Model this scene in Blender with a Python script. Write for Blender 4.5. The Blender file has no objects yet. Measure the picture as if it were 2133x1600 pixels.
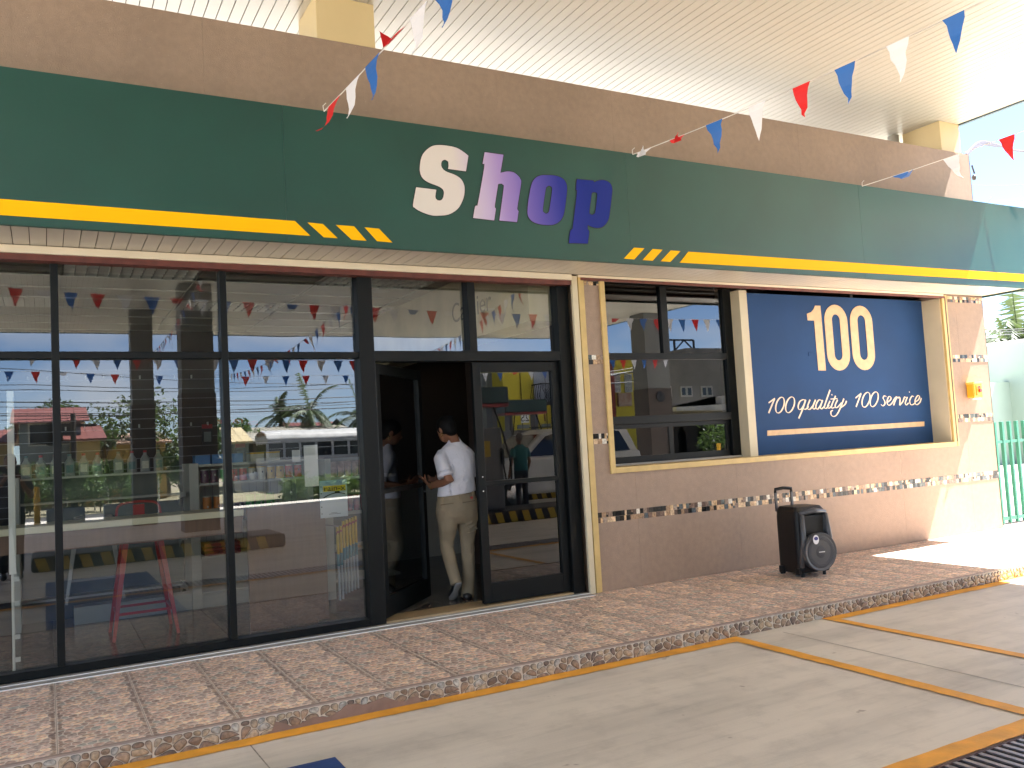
import bpy, bmesh, math, random
from mathutils import Vector, Matrix, noise
from math import sin, cos, pi, radians
R = random.Random(7)

# ---------------------------------------------------------------- camera, sky, sun
scene = bpy.context.scene
YAW, PITCH, ROLL, FOC = radians(28.689), radians(3.8392), radians(-3.15878), 1787.25
CAM = Vector((0, -6.4711, 1.53))
FW = Vector((sin(YAW)*cos(PITCH), cos(YAW)*cos(PITCH), sin(PITCH)))
_r0 = Vector((cos(YAW), -sin(YAW), 0)); _u0 = _r0.cross(FW)
RT = cos(ROLL)*_r0 + sin(ROLL)*_u0
UP = -sin(ROLL)*_r0 + cos(ROLL)*_u0
cd = bpy.data.cameras.new('camera'); cam = bpy.data.objects.new('camera', cd)
scene.collection.objects.link(cam); scene.camera = cam
cd.sensor_width = 36; cd.lens = 36*FOC/2133; cd.clip_start = .05; cd.clip_end = 2000
M = Matrix((RT, UP, -FW)).transposed().to_4x4(); M.translation = CAM; cam.matrix_world = M

def at(px, py, x=None, y=None, z=None):
    """place in the world that lies on a given wall, floor or depth plane, read off the survey of the photograph"""
    d = FW + (px-1066.5)/FOC*RT - (py-800)/FOC*UP
    if x is not None: t = (x-CAM.x)/d.x
    elif y is not None: t = (y-CAM.y)/d.y
    else: t = (z-CAM.z)/d.z
    return CAM + t*d
GLASS = .14
def mr(px, py, y=None, z=None, g=GLASS):
    """the real place, behind the camera, of something seen mirrored in the shop glass"""
    p = at(px, py, y=(2*g-y) if y is not None else None, z=z)
    return Vector((p.x, 2*g-p.y, p.z))

SUN = Vector((.535, -.10, 1)).normalized()
world = bpy.data.worlds.new('World'); scene.world = world; world.use_nodes = True
wn = world.node_tree; wn.nodes.clear()
def wnode(t, **k):
    n = wn.nodes.new(t)
    for a, b in k.items(): setattr(n, a, b)
    return n
sky = wnode('ShaderNodeTexSky'); sky.sky_type = 'NISHITA'; sky.sun_disc = False
sky.sun_elevation = math.asin(SUN.z); sky.sun_rotation = math.atan2(SUN.x, SUN.y)
sky.air_density = .55; sky.dust_density = .15; sky.ozone_density = 2.0
wc = wnode('ShaderNodeTexCoord'); wm = wnode('ShaderNodeMapping'); wm.inputs['Scale'].default_value = (1, 1, 2.6)
wno = wnode('ShaderNodeTexNoise'); wno.inputs['Scale'].default_value = 2.3; wno.inputs['Detail'].default_value = 9; wno.inputs['Roughness'].default_value = .55
wr = wnode('ShaderNodeValToRGB'); wr.color_ramp.elements[0].position = .50; wr.color_ramp.elements[1].position = .68
wmx = wnode('ShaderNodeMixRGB'); wmx.inputs[2].default_value = (6.5, 6.6, 6.8, 1)
wb = wnode('ShaderNodeBackground'); wb.inputs['Strength'].default_value = .053
wo = wnode('ShaderNodeOutputWorld')
L = wn.links.new
L(wc.outputs['Generated'], wm.inputs[0]); L(wm.outputs[0], wno.inputs['Vector']); L(wno.outputs[0], wr.inputs[0])
L(wr.outputs[0], wmx.inputs[0]); L(sky.outputs[0], wmx.inputs[1]); L(wmx.outputs[0], wb.inputs[0]); L(wb.outputs[0], wo.inputs[0])
sd = bpy.data.lights.new('sun', 'SUN'); sd.energy = 4.4; sd.angle = radians(.5); sd.color = (1, .975, .94)
so = bpy.data.objects.new('sun', sd); scene.collection.objects.link(so)
so.rotation_euler = SUN.to_track_quat('Z', 'Y').to_euler(); so.location = SUN*30
vs = scene.view_settings; vs.view_transform = 'Standard'; vs.look = 'None'; vs.gamma = 1; vs.exposure = 3.4; vs.use_curve_mapping = False
cy = scene.cycles
cy.max_bounces = 10; cy.diffuse_bounces = 7; cy.glossy_bounces = 4; cy.transmission_bounces = 4; cy.transparent_max_bounces = 12
cy.caustics_reflective = False; cy.caustics_refractive = False; cy.sample_clamp_indirect = 6
cy.use_denoising = True

# ---------------------------------------------------------------- materials
def lin(c): return tuple(((v/255)/12.92 if v/255 <= .04045 else ((v/255+.055)/1.055)**2.4) for v in c)
MATS = {}
def mat(name, col, rough=.6, bdist=.01, metal=0, var=.12, scale=3.0, bump=0, bscale=60, col2=None, spec=.5, detail=4, stretch=None, emit=0, coat=0, specks=None, grime=0, trans=0):
    if name in MATS: return MATS[name]
    m = bpy.data.materials.new(name); m.use_nodes = True; nt = m.node_tree; b = nt.nodes['Principled BSDF']
    b.inputs['Roughness'].default_value = rough; b.inputs['Metallic'].default_value = metal
    b.inputs['Specular IOR Level'].default_value = spec
    if coat: b.inputs['Coat Weight'].default_value = coat
    if trans: b.inputs['Transmission Weight'].default_value = trans
    tc = nt.nodes.new('ShaderNodeTexCoord'); src = tc.outputs['Object']
    if stretch:
        mp = nt.nodes.new('ShaderNodeMapping'); mp.inputs['Scale'].default_value = stretch; nt.links.new(src, mp.inputs[0]); src = mp.outputs[0]
    n = nt.nodes.new('ShaderNodeTexNoise'); n.inputs['Scale'].default_value = scale; n.inputs['Detail'].default_value = detail; nt.links.new(src, n.inputs['Vector'])
    rp = nt.nodes.new('ShaderNodeValToRGB'); rp.color_ramp.elements[0].position = .32; rp.color_ramp.elements[1].position = .68
    c = Vector(col)
    if col2 is None:
        a, d = c*(1-var), c*(1+var)
    else: a, d = c, Vector(col2)
    rp.color_ramp.elements[0].color = (*a, 1); rp.color_ramp.elements[1].color = (*d, 1)
    nt.links.new(n.outputs[0], rp.inputs[0]); out = rp.outputs[0]
    if specks:
        v = nt.nodes.new('ShaderNodeTexVoronoi'); v.inputs['Scale'].default_value = specks[0]; nt.links.new(src, v.inputs['Vector'])
        lt = nt.nodes.new('ShaderNodeMath'); lt.operation = 'LESS_THAN'; lt.inputs[1].default_value = specks[1]; nt.links.new(v.outputs['Distance'], lt.inputs[0])
        mx = nt.nodes.new('ShaderNodeMixRGB'); nt.links.new(lt.outputs[0], mx.inputs[0]); nt.links.new(out, mx.inputs[1]); mx.inputs[2].default_value = (*specks[2], 1); out = mx.outputs[0]
    if grime:
        g = nt.nodes.new('ShaderNodeTexNoise'); g.inputs['Scale'].default_value = .9; g.inputs['Detail'].default_value = 7; nt.links.new(src, g.inputs['Vector'])
        gr = nt.nodes.new('ShaderNodeValToRGB'); gr.color_ramp.elements[0].position = .35; gr.color_ramp.elements[1].position = .7
        gr.color_ramp.elements[0].color = (1-grime, 1-grime, 1-grime, 1); gr.color_ramp.elements[1].color = (1, 1, 1, 1); nt.links.new(g.outputs[0], gr.inputs[0])
        mm = nt.nodes.new('ShaderNodeMixRGB'); mm.blend_type = 'MULTIPLY'; mm.inputs[0].default_value = 1; nt.links.new(out, mm.inputs[1]); nt.links.new(gr.outputs[0], mm.inputs[2]); out = mm.outputs[0]
    nt.links.new(out, b.inputs['Base Color'])
    if rough > .15:
        rr = nt.nodes.new('ShaderNodeMapRange'); rr.inputs[3].default_value = rough*.85; rr.inputs[4].default_value = min(1, rough*1.15); nt.links.new(n.outputs[0], rr.inputs[0]); nt.links.new(rr.outputs[0], b.inputs['Roughness'])
    if bump:
        n2 = nt.nodes.new('ShaderNodeTexNoise'); n2.inputs['Scale'].default_value = bscale; n2.inputs['Detail'].default_value = 3; nt.links.new(src, n2.inputs['Vector'])
        bp = nt.nodes.new('ShaderNodeBump'); bp.inputs['Strength'].default_value = bump; bp.inputs['Distance'].default_value = bdist; nt.links.new(n2.outputs[0], bp.inputs['Height']); nt.links.new(bp.outputs[0], b.inputs['Normal'])
    if emit:
        b.inputs['Emission Color'].default_value = (*col, 1); b.inputs['Emission Strength'].default_value = emit
    MATS[name] = m; return m
def attr_mat(name, rough=.5, bump=.15):
    """colour per pebble / chip, stored with the piece, plus grain"""
    if name in MATS: return MATS[name]
    m = bpy.data.materials.new(name); m.use_nodes = True; nt = m.node_tree; b = nt.nodes['Principled BSDF']; b.inputs['Roughness'].default_value = rough
    a = nt.nodes.new('ShaderNodeAttribute'); a.attribute_name = 'Col'
    tc = nt.nodes.new('ShaderNodeTexCoord'); n = nt.nodes.new('ShaderNodeTexNoise'); n.inputs['Scale'].default_value = 55; n.inputs['Detail'].default_value = 4
    nt.links.new(tc.outputs['Object'], n.inputs['Vector'])
    rp = nt.nodes.new('ShaderNodeValToRGB'); rp.color_ramp.elements[0].color = (.62, .6, .58, 1); rp.color_ramp.elements[1].color = (1.3, 1.3, 1.3, 1)
    rp.color_ramp.elements[0].position = .3; rp.color_ramp.elements[1].position = .7
    mx = nt.nodes.new('ShaderNodeMixRGB'); mx.blend_type = 'MULTIPLY'; mx.inputs[0].default_value = 1
    nt.links.new(n.outputs[0], rp.inputs[0]); nt.links.new(a.outputs['Color'], mx.inputs[1]); nt.links.new(rp.outputs[0], mx.inputs[2]); nt.links.new(mx.outputs[0], b.inputs['Base Color'])
    if bump:
        bp = nt.nodes.new('ShaderNodeBump'); bp.inputs['Strength'].default_value = bump; bp.inputs['Distance'].default_value = .005; nt.links.new(n.outputs[0], bp.inputs['Height']); nt.links.new(bp.outputs[0], b.inputs['Normal'])
    MATS[name] = m; return m
def glass_mat(name, refl, tint, wave=.03):
    m = bpy.data.materials.new(name); m.use_nodes = True; nt = m.node_tree; nt.nodes.clear()
    o = nt.nodes.new('ShaderNodeOutputMaterial'); mx = nt.nodes.new('ShaderNodeMixShader'); g = nt.nodes.new('ShaderNodeBsdfGlossy'); t = nt.nodes.new('ShaderNodeBsdfTransparent')
    g.inputs['Roughness'].default_value = 0.0; g.inputs['Color'].default_value = (.93, .96, 1, 1); t.inputs['Color'].default_value = (*tint, 1)
    lw = nt.nodes.new('ShaderNodeLayerWeight'); lw.inputs['Blend'].default_value = .35
    mr_ = nt.nodes.new('ShaderNodeMapRange'); mr_.inputs[3].default_value = refl; mr_.inputs[4].default_value = 1.0
    pw = nt.nodes.new('ShaderNodeMath'); pw.operation = 'POWER'; pw.inputs[1].default_value = 2.5
    nt.links.new(lw.outputs['Facing'], pw.inputs[0]); nt.links.new(pw.outputs[0], mr_.inputs[0]); nt.links.new(mr_.outputs[0], mx.inputs[0])
    tc = nt.nodes.new('ShaderNodeTexCoord'); n = nt.nodes.new('ShaderNodeTexNoise'); n.inputs['Scale'].default_value = 1.3; n.inputs['Detail'].default_value = 1
    bp = nt.nodes.new('ShaderNodeBump'); bp.inputs['Strength'].default_value = wave; bp.inputs['Distance'].default_value = .02
    nt.links.new(tc.outputs['Object'], n.inputs['Vector']); nt.links.new(n.outputs[0], bp.inputs['Height']); nt.links.new(bp.outputs[0], g.inputs['Normal'])
    nt.links.new(t.outputs[0], mx.inputs[1]); nt.links.new(g.outputs[0], mx.inputs[2]); nt.links.new(mx.outputs[0], o.inputs[0])
    MATS[name] = m; return m

# ---------------------------------------------------------------- mesh builder
class MB:
    def __init__(s): s.v = []; s.f = []; s.m = []; s.c = []; s.cur = 0; s.col = None
    def _f(s, idx): s.f.append(idx); s.m.append(s.cur); s.c.append(s.col)
    def poly(s, pts):
        b = len(s.v); s.v += [tuple(p) for p in pts]; s._f(list(range(b, b+len(pts)))); return s
    def box(s, x0, y0, z0, x1, y1, z1):
        b = len(s.v)
        s.v += [(x0,y0,z0),(x1,y0,z0),(x1,y1,z0),(x0,y1,z0),(x0,y0,z1),(x1,y0,z1),(x1,y1,z1),(x0,y1,z1)]
        for q in ((0,3,2,1),(4,5,6,7),(0,1,5,4),(1,2,6,5),(2,3,7,6),(3,0,4,7)): s._f([b+i for i in q])
        return s
    def obox(s, c, ax, ay, az):
        """box from centre and three half-axis vectors"""
        c = Vector(c); ax = Vector(ax); ay = Vector(ay); az = Vector(az); b = len(s.v)
        for k in (-1, 1):
            for i, j in ((-1,-1),(1,-1),(1,1),(-1,1)): s.v.append(tuple(c+i*ax+j*ay+k*az))
        for q in ((0,3,2,1),(4,5,6,7),(0,1,5,4),(1,2,6,5),(2,3,7,6),(3,0,4,7)): s._f([b+i for i in q])
        return s
    def bar(s, p, q, w, h=None):
        p = Vector(p); q = Vector(q); h = h or w; d = (q-p); t = d.normalized()
        a = t.cross(Vector((0,0,1)));  a = Vector((1,0,0)) if a.length < .01 else a.normalized(); b = t.cross(a).normalized()
        return s.obox((p+q)/2, d/2, a*w/2, b*h/2)
    def prism(s, pts, d):
        """planar outline pushed along d"""
        pts = [Vector(p) for p in pts]; d = Vector(d); n = len(pts); b = len(s.v)
        s.v += [tuple(p) for p in pts]+[tuple(p+d) for p in pts]
        s._f(list(range(b, b+n))); s._f(list(range(b+2*n-1, b+n-1, -1)))
        for i in range(n): j = (i+1) % n; s._f([b+i, b+n+i, b+n+j, b+j])
        return s
    def tube(s, pts, r, n=8, cap=True, flat=1.0, side=None, round_=False):
        pts = [Vector(p) for p in pts]; k = len(pts); rr = r if isinstance(r, (list, tuple)) else [r]*k
        if round_:
            t0 = (pts[0]-pts[1]).normalized(); t1 = (pts[-1]-pts[-2]).normalized()
            pts = [pts[0]+t0*rr[0]*.85, pts[0]+t0*rr[0]*.5]+pts+[pts[-1]+t1*rr[-1]*.5, pts[-1]+t1*rr[-1]*.85]
            rr = [rr[0]*.35, rr[0]*.8]+list(rr)+[rr[-1]*.8, rr[-1]*.35]; k += 4
        up = Vector(side) if side else None; b0 = len(s.v)
        for i in range(k):
            t = (pts[min(i+1, k-1)]-pts[max(i-1, 0)]).normalized()
            if up is None:
                up = t.cross(Vector((0,0,1)));  up = Vector((1,0,0)) if up.length < .05 else up.normalized()
            a = (up-t*up.dot(t)).normalized(); b = t.cross(a); up = a
            for j in range(n):
                th = 2*pi*j/n; s.v.append(tuple(pts[i]+a*cos(th)*rr[i]+b*sin(th)*rr[i]*flat))
        for i in range(k-1):
            for j in range(n):
                q = (j+1) % n; s._f([b0+i*n+j, b0+i*n+q, b0+(i+1)*n+q, b0+(i+1)*n+j])
        if cap:
            s._f([b0+j for j in range(n)][::-1]); s._f([b0+(k-1)*n+j for j in range(n)])
        return s
    def loft(s, rings, n=20, cap=True, pw=2.0):
        """rings: (centre, half-axis u, half-axis v)"""
        b0 = len(s.v); k = len(rings)
        for c, u, v in rings:
            c, u, v = Vector(c), Vector(u), Vector(v)
            for j in range(n):
                th = 2*pi*j/n; a, b = cos(th), sin(th)
                if pw != 2: a = math.copysign(abs(a)**(2/pw), a); b = math.copysign(abs(b)**(2/pw), b)
                s.v.append(tuple(c+u*a+v*b))
        for i in range(k-1):
            for j in range(n):
                q = (j+1) % n; s._f([b0+i*n+j, b0+i*n+q, b0+(i+1)*n+q, b0+(i+1)*n+j])
        if cap: s._f([b0+j for j in range(n)][::-1]); s._f([b0+(k-1)*n+j for j in range(n)])
        return s
    def cyl(s, p, q, r, n=16, r2=None): return s.tube([p, q], [r, r if r2 is None else r2], n)
    def ball(s, c, rx, ry=None, rz=None, n=12, rot=None):
        ry = ry or rx; rz = rz or rx; c = Vector(c); b0 = len(s.v); h = n//2+1
        rot = rot or Matrix.Identity(3)
        for i in range(h+1):
            ph = pi*i/h
            for j in range(n):
                th = 2*pi*j/n; s.v.append(tuple(c+rot @ Vector((rx*sin(ph)*cos(th), ry*sin(ph)*sin(th), rz*cos(ph)))))
        for i in range(h):
            for j in range(n):
                q = (j+1) % n; s._f([b0+i*n+j, b0+(i+1)*n+j, b0+(i+1)*n+q, b0+i*n+q])
        return s
    def mesh(s, name, mats):
        me = bpy.data.meshes.new(name); me.from_pydata(s.v, [], s.f)
        for m in (mats if isinstance(mats, (list, tuple)) else [mats]): me.materials.append(m)
        me.polygons.foreach_set('material_index', s.m)
        if any(c is not None for c in s.c):
            ca = me.color_attributes.new('Col', 'FLOAT_COLOR', 'CORNER')
            for p, c in zip(me.polygons, s.c):
                c = c or (1, 1, 1)
                for li in p.loop_indices: ca.data[li].color = (*c, 1)
        me.update(); return me
    def build(s, name, mats, parent=None, smooth=False, bevel=0, seg=2, fix=False, remesh=0, subsurf=0):
        me = s.mesh(name, mats)
        if fix or bevel or remesh or subsurf:
            bm = bmesh.new(); bm.from_mesh(me)
            if not remesh: bmesh.ops.remove_doubles(bm, verts=bm.verts, dist=1e-5)
            bmesh.ops.recalc_face_normals(bm, faces=bm.faces); bm.to_mesh(me); bm.free()
        o = bpy.data.objects.new(name, me); scene.collection.objects.link(o)
        if smooth or remesh: me.polygons.foreach_set('use_smooth', [True]*len(me.polygons))
        if remesh:
            r = o.modifiers.new('r', 'REMESH'); r.mode = 'VOXEL'; r.voxel_size = remesh; r.use_smooth_shade = True
            sm = o.modifiers.new('s', 'SMOOTH'); sm.factor = .5; sm.iterations = 6
        if bevel:
            bv = o.modifiers.new('b', 'BEVEL'); bv.width = bevel; bv.segments = seg; bv.limit_method = 'ANGLE'; bv.angle_limit = radians(35)
        if subsurf:
            ss = o.modifiers.new('u', 'SUBSURF'); ss.levels = subsurf; ss.render_levels = subsurf
        put(o, parent); return o
WM = {}
def put(o, parent=None, m=None):
    WM[o.name] = m or Matrix.Identity(4)
    if parent is not None:
        o.parent = parent; o.matrix_parent_inverse = WM[parent.name].inverted()
    o.matrix_basis = WM[o.name] if parent is None else WM[o.name]
def tag(o, label, cat, group=None, kind=None):
    o['label'] = label; o['category'] = cat
    if group: o['group'] = group
    if kind: o['kind'] = kind
    return o
def thing(name, label, cat, loc=(0, 0, 0), group=None):
    o = bpy.data.objects.new(name, None); scene.collection.objects.link(o); o.empty_display_size = .1
    WM[o.name] = Matrix.Translation(Vector(loc)); o.matrix_basis = WM[o.name]
    return tag(o, label, cat, group)
def struct(o): o['kind'] = 'structure'; return o
def dup(root, T, label=None, group=None):
    """copy of a thing with its parts and sub-parts, moved by matrix T"""
    r = root.copy(); scene.collection.objects.link(r); r.matrix_basis = T @ WM[root.name]; WM[r.name] = r.matrix_basis.copy()
    if label: r['label'] = label
    if group: r['group'] = group
    for ch in list(root.children):
        c = ch.copy(); scene.collection.objects.link(c); c.parent = r
        for g in list(ch.children):
            d = g.copy(); scene.collection.objects.link(d); d.parent = c
    return r
def inst(me, name, parent, m):
    o = bpy.data.objects.new(name, me); scene.collection.objects.link(o)
    o.parent = parent
    if parent is not None: o.matrix_parent_inverse = WM[parent.name].inverted()
    o.matrix_basis = m; WM[o.name] = m; return o
def smooth_path(pts, n=6):
    out = []
    P = [pts[0]]+list(pts)+[pts[-1]]
    for i in range(1, len(P)-2):
        for k in range(n):
            t = k/n; a, b, c, d = (Vector(q) for q in P[i-1:i+3])
            out.append(.5*((2*b)+(c-a)*t+(2*a-5*b+4*c-d)*t*t+(-a+3*b-3*c+d)*t**3))
    out.append(Vector(pts[-1])); return out

# colours
m_brown = mat('brown_stucco', (.345,.246,.180), .62, var=.075, scale=17, bump=.35, bscale=120, detail=12, specks=(24, .045, (.62,.52,.42)), grime=.22)
m_gold = mat('gold_trim_paint', (.56,.40,.155), .45, var=.09, scale=9, bump=.1)
m_cream = mat('cream_paint', (.60,.52,.36), .5, var=.05, scale=4)
m_creamlt = mat('pale_cream_trim', (.78,.70,.55), .45, var=.04)
m_redtrim = mat('dark_red_trim', (.13,.035,.025), .5, var=.25, scale=14)
m_green = mat('green_panel_paint', (.0105,.066,.051), .3, var=.12, scale=1.1, spec=.5, grime=.12, bump=.12, bscale=1.2)
m_greenedge = mat('green_panel_edge', (.012,.055,.04), .4)
m_yellow = mat('yellow_vinyl', (1.0,.49,.0), .55, var=.01, spec=.15)
m_black = mat('black_outline', (.008,.008,.012), .5)
m_soffit = mat('white_metal_board', (.60,.565,.485), .30, var=.04, scale=1.6, spec=.6, bump=.05, bscale=9)
m_gap = mat('board_gap', (.10,.085,.07), .7)
m_frame = mat('dark_bronze_aluminium', (.0045,.0055,.0056), .40, var=.15, spec=.22)
m_grey = mat('grey_sill_metal', (.33,.32,.30), .5, var=.12)
m_blue = mat('blue_mural_paint', (.019,.060,.165), .7, spec=.2, var=.13, scale=1.3)
m_tan = mat('tan_lettering', (.68,.46,.26), .55, var=.1, scale=12)
m_scriptt = mat('pale_lettering', (.78,.66,.52), .55, var=.05)
m_conc = None
m_ypaint = mat('yellow_road_paint', (.78,.36,.035), .6, var=.16, scale=7, bump=.2)
m_bluepaint = mat('blue_road_paint', (.02,.06,.20), .6, var=.2, scale=7, bump=.2)
m_steel = mat('galvanised_steel', (.28,.27,.28), .4, metal=.7, var=.2, scale=20)
m_darkpit = mat('dark_void', (.01,.008,.01), .9)
m_white = mat('white_paint', (.78,.78,.76), .45, var=.04)
m_offwhite = mat('shelf_white', (.55,.54,.50), .5, var=.05)
m_blackpl = mat('black_plastic', (.006,.006,.0065), .42, spec=.35, var=.2, scale=20, bump=.1, bscale=300)
m_greypl = mat('grey_plastic', (.075,.075,.08), .4, var=.1)
m_grill = mat('speaker_grille', (.07,.07,.075), .45, metal=.4, var=.1, bump=.9, bscale=420)
m_glass = glass_mat('shop_glass', .13, (.66,.69,.66), .03)
m_glass2 = glass_mat('dark_door_glass', .11, (.25,.27,.27), .012)
m_carglass = mat('dark_car_glass', (.01,.012,.014), .05, spec=.8)
m_winglass = mat('far_window_glass', (.02,.028,.034), .08, spec=.7)
m_peb = attr_mat('pebble_print', .42, .1)
m_grout = mat('pale_grout', (.78,.70,.62), .7, var=.1, scale=30)
m_groutw = mat('white_grout', (.60,.53,.44), .7, var=.1, scale=30)
m_mos = attr_mat('mosaic_glaze', .22, .0); m_mos.node_tree.nodes['Principled BSDF'].inputs['Specular IOR Level'].default_value = .35
m_mort = mat('brown_mortar', (.25,.165,.13), .8, var=.12, scale=10, bump=.4)
m_red = mat('red_flag_plastic', (.62,.02,.025), .45, var=.05)
m_bflag = mat('blue_flag_plastic', (.03,.13,.42), .45, var=.05)
m_wflag = mat('white_flag_plastic', (.74,.74,.80), .45, var=.04)
m_cord = mat('white_cord', (.72,.68,.64), .6)
def add_translucency(m, col, fac=.45):
    nt = m.node_tree; b = nt.nodes['Principled BSDF']; o = nt.nodes['Material Output']
    t = nt.nodes.new('ShaderNodeBsdfTranslucent'); t.inputs[0].default_value = (*col, 1); x = nt.nodes.new('ShaderNodeMixShader'); x.inputs[0].default_value = fac
    nt.links.new(b.outputs[0], x.inputs[1]); nt.links.new(t.outputs[0], x.inputs[2]); nt.links.new(x.outputs[0], o.inputs[0])
add_translucency(m_red, (.7,.03,.03)); add_translucency(m_bflag, (.04,.16,.5)); add_translucency(m_wflag, (.8,.8,.82))

def concrete():
    m = bpy.data.materials.new('forecourt_concrete'); m.use_nodes = True; nt = m.node_tree; b = nt.nodes['Principled BSDF']; ln = nt.links.new
    tc = nt.nodes.new('ShaderNodeTexCoord')
    def nz(sc, det, st=(1,1,1), rough=.6):
        mp = nt.nodes.new('ShaderNodeMapping'); mp.inputs['Scale'].default_value = st; ln(tc.outputs['Object'], mp.inputs[0])
        n = nt.nodes.new('ShaderNodeTexNoise'); n.inputs['Scale'].default_value = sc; n.inputs['Detail'].default_value = det; n.inputs['Roughness'].default_value = rough; ln(mp.outputs[0], n.inputs['Vector']); return n.outputs[0]
    def ramp(src, p0, c0, p1, c1):
        r = nt.nodes.new('ShaderNodeValToRGB'); r.color_ramp.elements[0].position = p0; r.color_ramp.elements[1].position = p1
        r.color_ramp.elements[0].color = (*c0, 1); r.color_ramp.elements[1].color = (*c1, 1); ln(src, r.inputs[0]); return r.outputs[0]
    def mul(a, c):
        x = nt.nodes.new('ShaderNodeMixRGB'); x.blend_type = 'MULTIPLY'; x.inputs[0].default_value = 1; ln(a, x.inputs[1]); ln(c, x.inputs[2]); return x.outputs[0]
    base = ramp(nz(.7, 8), .3, (.64,.585,.505), .72, (.73,.67,.585))
    st1 = ramp(nz(1.4, 6, (.35, 1.6, 1)), .30, (.76,.77,.78), .55, (1,1,1))
    st3 = ramp(nz(5, 5, (.25, 3.2, 1), .7), .33, (.90,.90,.90), .5, (1,1,1))
    st2 = ramp(nz(6, 5), .28, (.86,.86,.86), .5, (1,1,1))
    spots = ramp(nz(9, 2), .22, (.55,.52,.5), .27, (1,1,1))
    c = mul(mul(mul(mul(base, st1), st2), spots), st3); ln(c, b.inputs['Base Color']); b.inputs['Roughness'].default_value = .58
    bp = nt.nodes.new('ShaderNodeBump'); bp.inputs['Strength'].default_value = .12; bp.inputs['Distance'].default_value = .01; ln(nz(70, 4), bp.inputs['Height']); ln(bp.outputs[0], b.inputs['Normal'])
    return m
m_conc = concrete()
G = .045      # forecourt level; pavement top is .15
# ---------------------------------------------------------------- ground
def clip(poly, a, b, c):
    out = []; n = len(poly)
    for i in range(n):
        p, q = poly[i], poly[(i+1) % n]; dp = a*p[0]+b*p[1]-c; dq = a*q[0]+b*q[1]-c
        if dp <= 0: out.append(p)
        if dp*dq < 0:
            t = dp/(dp-dq); out.append((p[0]+t*(q[0]-p[0]), p[1]+t*(q[1]-p[1])))
    return out
def cells(pts, x0, y0, x1, y1):
    res = []
    for i, p in enumerate(pts):
        c = [(x0,y0),(x1,y0),(x1,y1),(x0,y1)]
        near = sorted(range(len(pts)), key=lambda j: (pts[j][0]-p[0])**2+(pts[j][1]-p[1])**2)[1:16]
        for j in near:
            q = pts[j]; a, b = q[0]-p[0], q[1]-p[1]
            c = clip(c, a, b, (a*(q[0]+p[0])+b*(q[1]+p[1]))/2)
            if len(c) < 3: break
        if len(c) >= 3: res.append(c)
    return res
def rounded(c, gap, it=2):
    cx = sum(p[0] for p in c)/len(c); cyy = sum(p[1] for p in c)/len(c)
    out = []
    for p in c:
        d = math.hypot(p[0]-cx, p[1]-cyy); k = max(.2, (d-gap)/d) if d > 1e-6 else 1
        out.append((cx+(p[0]-cx)*k, cyy+(p[1]-cyy)*k))
    for _ in range(it):
        o = []
        for i in range(len(out)):
            p, q = out[i], out[(i+1) % len(out)]
            o += [(p[0]*.75+q[0]*.25, p[1]*.75+q[1]*.25), (p[0]*.25+q[0]*.75, p[1]*.25+q[1]*.75)]
        out = o
    return out, (cx, cyy)
def pebcol(rr, light=1.0):
    base = rr.choice([(.29,.205,.165),(.33,.235,.18),(.24,.17,.135),(.36,.27,.20),(.20,.145,.12),(.28,.22,.19)])
    k = rr.uniform(.8, 1.22)*light*2.65; return tuple(v*k for v in base)

g = struct(MB().poly([(-900,-900,-.56),(900,-900,-.56),(900,900,-.56),(-900,900,-.56)]).build('ground', mat('dry_ground', (.30,.25,.17), .9, var=.3, scale=.15, detail=8)))
fc = MB(); fc.box(-30, -20.5, -.6, 60, 40, G); struct(fc.build('forecourt', m_conc))
rd = MB(); rd.poly([(-200,-34,-.545),(200,-34,-.545),(200,-22.5,-.545),(-200,-22.5,-.545)])
struct(rd.build('road', mat('asphalt', (.06,.058,.055), .85, var=.2, scale=2)))
sw = MB(); sw.box(-200, -22.4, -.58, 200, -20.6, -.40); struct(sw.build('sidewalk', mat('far_pavement', (.40,.37,.32), .8, var=.15)))
vg = MB(); vg.poly([(-200,-60,-.53),(200,-60,-.53),(200,-34,-.53),(-200,-34,-.53)]); struct(vg.build('verge', mat('dry_verge', (.26,.23,.14), .95, var=.35, scale=.6, detail=8)))

# painted lines, cracks, drain
def sheet(name, pts, m, z=G+.004):
    o = MB().poly([(p[0], p[1], z) for p in pts]).build(name, m); return struct(o)
def wobbly(name, x0, y0, x1, y1, w, m, side, z=G+.004, amp=.005):
    """painted stripe with slightly ragged edge"""
    a = Vector((x0, y0, 0)); b = Vector((x1, y1, 0)); d = (b-a); n = max(2, int(d.length/.06)); nn = Vector((-d.y, d.x, 0)).normalized()*side
    m_ = MB(); prev = None
    for i in range(n+1):
        p = a+d*i/n; q0 = p+nn*(R.uniform(-amp, amp)*.6); q1 = p+nn*(w+R.uniform(-amp, amp))
        c = ((q0.x, q0.y, z), (q1.x, q1.y, z))
        if prev: m_.poly([prev[0], c[0], c[1], prev[1]] if side > 0 else [prev[1], c[1], c[0], prev[0]])
        prev = c
    return struct(m_.build(name, m, fix=True))
wobbly('painted_line', -6, -1.69, 4.33, -1.69, .115, m_ypaint, -1)
wobbly('painted_line', 5.2, -1.69, 16, -1.69, .10, m_ypaint, -1)
wobbly('painted_line', 4.33, -1.70, 4.29, -6.5, .10, m_ypaint, -1, G+.0065)
wobbly('painted_line', 5.20, -1.70, 5.20, -6.5, .085, m_ypaint, 1, G+.0065)
wobbly('painted_line', -6, -3.87, 30, -3.87, .115, m_ypaint, -1, G+.009)
sheet('painted_box', [(1.215,-2.25),(1.19,-6.0),(-.02,-6.0),(-.02,-2.25)], m_bluepaint)
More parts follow.
